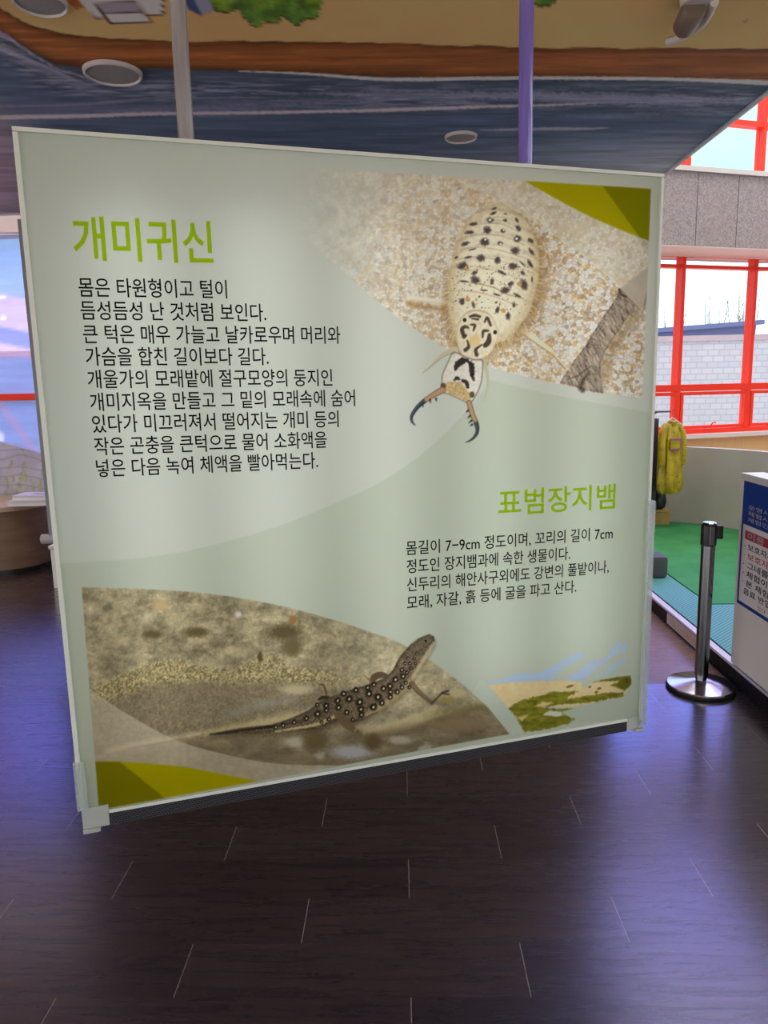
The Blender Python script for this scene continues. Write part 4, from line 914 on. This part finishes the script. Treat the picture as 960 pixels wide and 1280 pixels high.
# ------------------------------------------------------------------ barrier post
m_chrome = mottled('brushed_chrome', (.55, .55, .58), (.66, .66, .70), 4, .14); BS(m_chrome).inputs['Metallic'].default_value = 1
m_pole = mat('polished_steel', (.24, .235, .25), .16, metal=1)
m_blk = mat('black_plastic', (.012, .012, .014), .35)
st = empty('barrier_post', (1.545, 3.675, 0)); tag(st, 'chrome crowd barrier post with black belt head standing on the wood floor', 'barrier post')
MB().lathe([(.160, .012), (.166, .014), (.168, .020), (.164, .026), (.12, .034), (.06, .044), (.035, .050), (.001, .052)], 56).build('base', m_chrome, st, True)
MB().lathe([(.166, 0), (.171, .003), (.171, .014), (.166, .018), (.10, .018)], 56).build('base_rim', m_blk, st, True)
MB().lathe([(.028, .046), (.028, .075), (.0335, .078), (.0335, .80), (.030, .80)], 32).build('post', m_pole, st, True)
h_ = MB().lathe([(.0335, .765), (.038, .77), (.0385, .868), (.036, .876), (.030, .880), (.001, .881)], 32).build('belt_head', m_blk, st, True)
MB().lathe([(.034, .8815), (.030, .885), (.001, .8855)], 28).build('head_cap', m_chrome, h_, True)
b = MB(); b.box(.034, .064, -.02, .02, .80, .868, .005); b.build('belt_end', m_blk, h_)
b = MB(); b.box(-.012, .012, -.041, -.037, .775, .87, .002); b.build('belt_slot', m_pole, h_)

# ------------------------------------------------------------------ play platform, turf, mats
arc = spline([(1.76, 7.73), (2.15, 7.78), (2.55, 7.76), (2.88, 7.63), (3.10, 7.45), (3.29, 7.19), (3.42, 6.9), (3.6, 6.3), (3.95, 5.3), (4.2, 4.0), (4.3, 2.9)], 8)
arc_in = [tuple(q) for q in arc-0*arc]
PX, PZ = 1.735, .108
pf = empty('play_platform', (PX, 5.3, 0)); tag(pf, 'low platform edge with black speckled front and pale top strip under the green turf', 'platform')
m_spk = mottled('black_speckled_front', (.005, .005, .005), (.12, .10, .08), 60, .55, 6, lo=.56, hi=.85, spec=.15)
def inset(d):
    n_ = np.gradient(arc, axis=0); n_ = np.stack([n_[:, 1], -n_[:, 0]], 1); n_ /= np.linalg.norm(n_, axis=1)[:, None]
    return [tuple(q-np.array((PX, 5.3))) for q in arc+n_*d]
outer = [(0, -2.4)]+[q for q in inset(.004)[::-1] if q[1] > -2.4 and q[0] > 0.02]+[(0, 2.42)]
b = MB(); b.prism(outer, .0, PZ-.004); b.build('body', m_spk, pf)
b = MB(); b.box(-.012, .030, -2.39, 2.44, PZ-.012, PZ+.004, .003); b.build('edge_strip', mat('pale_lilac_edge_strip', (.60, .55, .66), .35), pf)
# notice sticker on the front
sk = MB(); sk.box(-.003, -.001, -1.15, -.60, .012, .084); skk = sk.build('notice_sticker', mat('pale_sticker', (.70, .58, .52), .5), pf)
m_salmon = mat('salmon_ink', (.55, .30, .25), .6)
lettering('lettering', [('신발을 벗고 이용해 주세요', .66, 1.10, .05, .05, .05)], lambda a, b_: Vector((-.0035, -a, b_)), m_salmon, skk)
M = mottled('green_turf', (.028, .19, .06), (.04, .24, .085), 5, .75, 5, spec=.25); m_turf = M
b = MB(); b.prism([(.30, 2.40), (.30, -.545)]+[q for q in inset(.008)[::-1] if q[1] > -.54 and q[0] > .31], PZ, PZ+.014)
o = b.build('turf_carpet', m_turf); o.location = (PX, 5.3, 0); tag(o, 'green artificial turf carpet on the platform in front of the white curved wall', 'carpet')
M = mat('teal_grid_mat', (.05, .32, .33), .6); m_grid = M
t = N(M, 'ShaderNodeTexCoord'); sx = N(M, 'ShaderNodeSeparateXYZ'); L(M, t.outputs['Object'], sx.inputs[0])
fx = mthM(M, 'FRACT', mthM(M, 'MULTIPLY', mthM(M, 'ADD', sx.outputs['X'], sx.outputs['Y']), 34.)); fy = mthM(M, 'FRACT', mthM(M, 'MULTIPLY', mthM(M, 'SUBTRACT', sx.outputs['X'], sx.outputs['Y']), 34.))
hole = mthM(M, 'MULTIPLY', mthM(M, 'GREATER_THAN', fx, .42), mthM(M, 'GREATER_THAN', fy, .42))
mx = N(M, 'ShaderNodeMix', data_type='RGBA'); L(M, hole, mx.inputs['Factor']); mx.inputs['A'].default_value = (.10, .36, .38, 1); mx.inputs['B'].default_value = (.012, .075, .085, 1)
L(M, mx.outputs['Result'], BS(M).inputs['Base Color'])
b = MB(); b.prism([(.036, -2.38), (2.42, -2.38), (2.3, -.55), (.292, -.55), (.292, 2.40), (.036, 2.40)], PZ, PZ+.010)
o = b.build('grid_mat', m_grid); o.location = (PX, 5.3, 0); tag(o, 'teal perforated rubber mat along the platform edge beside the turf', 'mat')

# curved low wall
b = MB()
nrm = np.gradient(arc, axis=0); nrm = np.stack([nrm[:, 1], -nrm[:, 0]], 1); nrm /= np.linalg.norm(nrm, axis=1)[:, None]
outp = arc-nrm*.10
b.prism([tuple(q) for q in arc]+[tuple(q) for q in outp[::-1]], .0, .905)
struct(b.build('wall_curved', mottled('cream_curved_wall', (.44, .41, .36), (.48, .45, .40), 3, .6), smooth=True), 'low cream curved wall behind the green turf')

# ------------------------------------------------------------------ notice board by the platform
nb = empty('notice_board', (PX-.012, 3.74, PZ)); tag(nb, 'white standing board with a blue bordered notice at the right edge', 'notice board')
nb.location = (PX-.012, 3.74, PZ+.012)
m_bw = mat('white_board_panel', (.86, .83, .78), .45)
b = MB(); b.box(0, .105, -1.1, 0, 0, .985, .003); b.build('panel', m_bw, nb)
b = MB(); b.box(-.004, .109, -1.104, .004, .986, 1.004, .002); b.build('top_cap', mat('pale_top_cap', (.78, .78, .80), .3), nb)
b = MB(); b.box(-.004, -.001, -1.06, -.035, .335, .968); po = b.build('poster', mat('navy_poster', (.006, .05, .30), .6, spec=.2), nb)
b = MB(); b.box(-.006, -.0045, -1.035, -.058, .355, .752); pw = b.build('poster_field', mat('pale_poster_field', (.84, .80, .82), .5), po)
pl = lambda a, b_: Vector((-.0070, -a, b_))
b = MB(); b.box(-.0068, -.0062, -.90, -.085, .682, .726, .0); b.build('title_pill', mat('crimson_pill', (.42, .03, .045), .4), pw)
m_wt = mat('white_ink', (.5, .5, .56), .5); m_yl = mat('yellow_ink', (.62, .58, .25), .5); m_rd = mat('red_ink', (.5, .05, .05), .5)
pl2 = lambda a, b_: Vector((-.0076, -a, b_)); pl3 = lambda a, b_: Vector((-.0052, -a, b_))
lettering('lettering', [('운영시간 안내', .10, .56, .845, .845, .023), ('체험인원 제한', .10, .56, .783, .783, .023)], pl3, m_wt, po)
lettering('lettering', [('체험시간 준수', .10, .56, .814, .814, .023)], pl3, m_yl, po)
lettering('lettering', [('이용 시 주의사항', .115, .80, .704, .704, .036)], pl2, m_wt, pw, .01)
lettering('lettering', [('· 보호자께서는 안', .085, .60, .648, .648, .034), ('· 그네를 앞뒤 심', .085, .60, .556, .556, .034), ('· 체험이 끝난 뒤', .085, .60, .510, .510, .034), ('· 본 체험장 고객', .085, .60, .464, .464, .034), ('음료 반입은 금지', .105, .60, .420, .420, .034)], pl, m_ink, pw, .012)
lettering('lettering', [('· 보호자 책임 하', .085, .60, .602, .602, .034)], pl, m_rd, pw, .012)
lettering('lettering', [('안 전 체', .26, .60, .375, .375, .018)], pl, m_rd, pw)

# ------------------------------------------------------------------ clothes rack with raincoats
rk = empty('clothes_rack', (2.46, 7.3, PZ)); rk.location = (2.46, 7.3, PZ+.016); tag(rk, 'dark clothes rack with a side board at the back of the turf', 'rack')
b = MB(); b.box(.028, .10, .10, .26, 0, 1.09, .004); b.build('side_board', m_dark, rk)
b = MB(); b.tube([(.05, .12, 1.09), (.05, .12, 1.13), (.05, 0, 1.16)], .008, 10); b.tube([(-.4, 0, 1.16), (.175, 0, 1.16)], .008, 10); b.build('rail', m_dark, rk)
b = MB(); b.box(-.5, -.43, -.2, .2, 0, 1.09, .004); b.tube([(-.4, 0, 1.09), (-.4, 0, 1.16)], .008, 10); b.build('side_board', m_dark, rk)
m_rain = mottled('yellow_raincoat', (.33, .245, .005), (.48, .36, .01), 14, .4, 3)
M = m_rain; t = N(M, 'ShaderNodeTexCoord'); vo = N(M, 'ShaderNodeTexVoronoi'); vo.inputs['Scale'].default_value = 26; L(M, t.outputs['Object'], vo.inputs['Vector'])
src = BS(M).inputs['Base Color'].links[0].from_socket; mx = N(M, 'ShaderNodeMix', data_type='RGBA'); L(M, mthM(M, 'LESS_THAN', vo.outputs['Distance'], .24), mx.inputs['Factor']); L(M, src, mx.inputs['A']); mx.inputs['B'].default_value = (.20, .16, .02, 1)
L(M, mx.outputs['Result'], BS(M).inputs['Base Color'])
m_pk = mat('purple_trim', (.30, .08, .22), .5)
def raincoat(x, y, sc, hgt, label, ang):
    r_ = empty('raincoat', (x, y, 1.26)); r_.rotation_euler = (0, 0, ang); tag(r_, label, 'raincoat', 'yellow raincoats on the rack')
    b = MB(); rings = []
    prof = [(-.075, .05, .035), (-.11, .11, .05), (-.20, .145, .07), (-.36, .15, .085), (-.52, .165, .095), (-.66, .185, .105), (-.74, .17, .10), (-.78, .12, .08)]
    seg = 36
    for z, rx, ry in prof:
        ring = []
        for k in range(seg):
            a = 2*math.pi*k/seg; fold = 1+(.16*math.sin(a*7+z*5)+.08*math.sin(a*11-z*3))*min(1, -z/.4)
            ring.append(b.bm.verts.new((rx*sc*math.cos(a)*fold, ry*sc*math.sin(a)*fold, z*hgt)))
        rings.append(ring)
    for a_, c_ in zip(rings, rings[1:]):
        for k in range(seg): b.bm.faces.new((a_[k], a_[(k+1) % seg], c_[(k+1) % seg], c_[k]))
    b.bm.faces.new(rings[0]); b.bm.faces.new(rings[-1])
    b.build('coat_body', m_rain, r_, True)
    for s_ in (-1, 1):
        q = MB(); q.tube(spline([(s_*.09*sc, 0, -.10*hgt), (s_*.155*sc, -.01, -.2*hgt), (s_*.17*sc, -.02, -.36*hgt), (s_*.165*sc, -.02, -.5*hgt)], 4), [.04*sc]+[.05*sc]*11+[.045*sc], 12); q.build('sleeve', m_rain, r_, True)
    q = MB(); q.box(-.09*sc, .06*sc, -.105*sc, -.09*sc, -.34*hgt, -.24*hgt, .004); pk = q.build('pocket', m_rain, r_)
    q = MB(); q.box(-.095*sc, .065*sc, -.108*sc, -.088*sc, -.25*hgt, -.235*hgt); q.box(-.095*sc, .065*sc, -.108*sc, -.088*sc, -.345*hgt, -.33*hgt); q.box(.055*sc, .067*sc, -.108*sc, -.088*sc, -.335*hgt, -.245*hgt); q.build('pocket_trim', m_pk, pk)
    q = MB(); q.lathe([(.03*sc, -.06*hgt), (.062*sc, -.07*hgt), (.06*sc, -.11*hgt), (.05*sc, -.13*hgt)], 20); q.build('collar', m_rain, r_, True)
    hg = empty('coat_hanger', (x, y, 1.26)); hg.rotation_euler = (0, 0, ang); return hg
for i, (x, y, sc, hh, lb, an) in enumerate(((2.650, 7.29, .74, 1.0, 'yellow patterned child raincoat hanging in front on the dark rack, with a purple edged pocket', .35), (2.37, 7.30, .66, .93, 'yellow raincoat hanging on the rack left of the one with the purple edged pocket', 1.2))):
    hg = raincoat(x, y, sc, hh, lb, an)
    tag(hg, ('pale hanger holding the front yellow raincoat', 'pale hanger holding the rear yellow raincoat')[i], 'hanger', 'coat hangers on the rack')
    b = MB(); b.tube([(-.12*sc, 0, -.09), (0, 0, -.035), (.12*sc, 0, -.09)], .008, 8); b.build('shoulder_bar', m_rim, hg)
    b = MB(); b.tube(spline([(0, 0, -.035), (0, 0, .01), (.012, 0, .03), (0, 0, .04), (-.012, 0, .03)], 4), .003, 6); b.build('hook', m_pole, hg)
cb = empty('storage_box', (2.66, 7.58, PZ+.014)); tag(cb, 'small ochre box on the turf under the raincoats', 'box')
b = MB(); b.box(-.088, .085, -.08, .08, 0, .13, .004); b.build('body', mottled('ochre_box', (.42, .26, .06), (.5, .32, .09), 8, .6), cb)
b = MB(); b.box(-.092, .089, -.084, .084, .131, .15, .003); b.build('lid', mat('ochre_lid', (.5, .33, .1), .6), cb)
bag = MB(); bag.lathe([(.03, .0), (.065, .02), (.078, .08), (.066, .15), (.03, .2), (.01, .21)], 20, Matrix.Translation((2.655, 7.585, PZ+.165)))
tag(bag.build('black_bag', m_blk, smooth=True), 'small black bag on the ochre box below the raincoats', 'bag')
b = MB(); b.box(1.77, 1.99, 5.42, 5.62, PZ+.014, .285, .03); o = b.build('grey_box', mottled('dark_grey_box', (.05, .055, .055), (.07, .075, .075), 5, .55), smooth=True)
tag(o, 'rounded dark grey box standing on the teal mat at the sign edge', 'box')

# ------------------------------------------------------------------ left corner: bench, reed panel, booklets, post, bin
bn = empty('bench', (-4.2, 6.6, 0)); tag(bn, 'brown curved bench below the printed window at the left', 'bench')
def stad(d):
    pts = [(-1.7, -.38-d), (.52, -.38-d)]
    pts += [(.52+(.40+d)*math.sin(a), .02-(.40+d)*math.cos(a)) for a in np.linspace(.1, math.pi/2, 10)]
    return pts+[(.92+d, .42), (-1.7, .42)]
m_bn = mottled('brown_bench_wood', (.155, .095, .06), (.20, .125, .08), 3, .45, stretch=(1, 1, 6))
b = MB(); b.prism(stad(-.02), .05, .575); b.build('front', m_bn, bn, True)
b = MB(); b.prism(stad(-.06), .0, .05); b.build('kickboard', m_blk, bn, True)
b = MB(); b.prism(stad(.015), .576, .615); b.build('seat_top', mottled('tan_bench_top', (.40, .29, .20), (.46, .34, .24), 3, .4), bn, True)
def reeds(P, a, b_):
    X, Y = survey(P); p = Paint(X, Y, (150, 148, 168)); rs = random.Random(3)
    p.C *= (.9+.2*fbm(X*.08, Y*.08, 2))[:, None]
    for k in range(7):
        y0 = 560+k*11; p.line(spline([(-60, y0-10), (-20, y0+4*math.sin(k)), (5, y0+3), (28, y0-3+6*_h(k, 1)), (60, y0+8)]), 1, (112, 108, 124), al=.8)
    for k in range(10): x0 = -50+k*11; p.line(spline([(x0, 556+(_h(k, 4)*60)), (x0+5, 566+_h(k, 4)*60), (x0+3, 576+_h(k, 4)*60)]), .9, (116, 112, 126), al=.7)
    for k in range(26):
        x0 = -60+k*4.6+rs.uniform(-2, 2); hgt = rs.uniform(12, 58) if k % 3 else rs.uniform(50, 66); dx = rs.uniform(-8, 8)
        p.line(spline([(x0, 640), (x0+dx*.3, 640-hgt*.6), (x0+dx, 640-hgt)]), [1.6, 1.6, .4], ((120, 142, 60), (150, 160, 84), (104, 120, 70))[k % 3], al=.85)
    for (x_, y_) in ((14, 580), (29, 582), (17, 598)): p.spot(x_, y_, 1.4, 6, (140, 124, 104), .2, .7)
    return p.C
rpz = empty('reed_panel', (-4.2, 7.02, 0)); tag(rpz, 'pale low panel painted with reeds and cracks behind the bench', 'panel')
m_reed = mat('reed_painting', rough=.6, attr='print')
# panel body with a sloping, rounded top
top_pts = spline([(-1.8, 1.22), (-1.0, 1.22), (-.3, 1.20), (.2, 1.155), (.45, 1.10), (.75, 1.0), (1.2, .82), (1.5, .62)], 6)
b = MB(); poly = [(-1.8, 0), (1.5, 0)]+[tuple(q) for q in top_pts[::-1]]
b.prism(poly, 0, .06, Matrix(((1, 0, 0, 0), (0, 0, 1, .012), (0, 1, 0, 0), (0, 0, 0, 1)))); b.build('backing', mat('panel_backing', (.42, .41, .45), .6), rpz)
# painted face: columns follow the sloping top
def reed_face():
    nu, nv = 160, 90; xs = np.linspace(-1.8, 1.5, nu+1); tops = np.interp(xs, top_pts[:, 0], top_pts[:, 1])-.004
    a = np.repeat(xs[None, :], nv+1, 0).ravel(); b_ = (np.linspace(0, 1, nv+1)[:, None]*tops[None, :]).ravel()
    P = np.stack([a, np.full(a.shape, .008), b_], 1); Wd = P+np.array([-4.2, 7.02, 0])
    C = reeds(Wd, a, b_); ii, jj = np.meshgrid(np.arange(nu), np.arange(nv)); idx = (jj*(nu+1)+ii).ravel()
    F = np.stack([idx, idx+1, idx+nu+2, idx+nu+1], 1)
    me = bpy.data.meshes.new('painted_face'); me.from_pydata(P.tolist(), [], F.tolist())
    at = me.color_attributes.new('print', 'FLOAT_COLOR', 'POINT'); rgba = np.ones((len(P), 4), np.float32); rgba[:, :3] = np.clip(lin(np.clip(C, 0, 255))/.6, 0, .9)
    at.data.foreach_set('color', rgba.ravel()); me.materials.append(m_reed)
    o = bpy.data.objects.new('painted_face', me); COL.objects.link(o); o.parent = rpz
reed_face()
m_paper = mat('white_paper', (.78, .76, .80), .5); m_cover = mat('lilac_cover', (.60, .57, .66), .4)
for i, (x, y, z, rz, lb) in enumerate(((-3.30, 6.42, .616, .05, 'lower white booklet lying on the brown bench top'), (-3.26, 6.44, .663, -.04, 'upper white booklet with printed cover on the bench stack'))):
    e_ = empty('booklet', (x, y, z)); e_.rotation_euler = (0, 0, rz); tag(e_, lb, 'booklet', 'booklets stacked on the bench')
    b = MB(); b.box(-.165, .165, -.11, .11, .004, .040); b.build('pages', m_paper, e_)
    b = MB(); b.box(-.17, .17, -.115, .115, 0, .003); b.box(-.17, .17, -.115, .115, .041, .045); b.build('cover', m_cover, e_)
    b = MB()
    for q in range(3): b.box(-.02, .14, -.06+q*.035, -.045+q*.035, .0455, .046)
    b.build('cover_print', mat('grey_print', (.25, .25, .3), .5), e_)
gp = empty('hanging_post', (-2.425, 4.86, .58)); tag(gp, 'dark grey post hanging from the ceiling end beside the left edge of the sign', 'post')
b = MB(); b.box(.028, .09, -.02, .02, .06, 2.10, .003); b.build('shaft', mat('slate_grey_post', (.27, .28, .30), .5), gp)
b = MB(); b.tube([(-.03, 0, .035), (.09, 0, .035)], .034, 16); b.build('end_knob', mat('pale_knob', (.45, .42, .42), .5), gp, True)
bnn = empty('white_bin', (-2.76, 5.93, 0)); tag(bnn, 'small white bin on the floor right of the brown bench', 'bin')
b = MB(); b.box(-.13, .13, -.1, .1, .0, .33, .008); b.build('body', m_bw, bnn); b = MB(); b.box(-.14, .14, -.11, .11, .331, .36, .006); b.build('lid', m_rim, bnn)
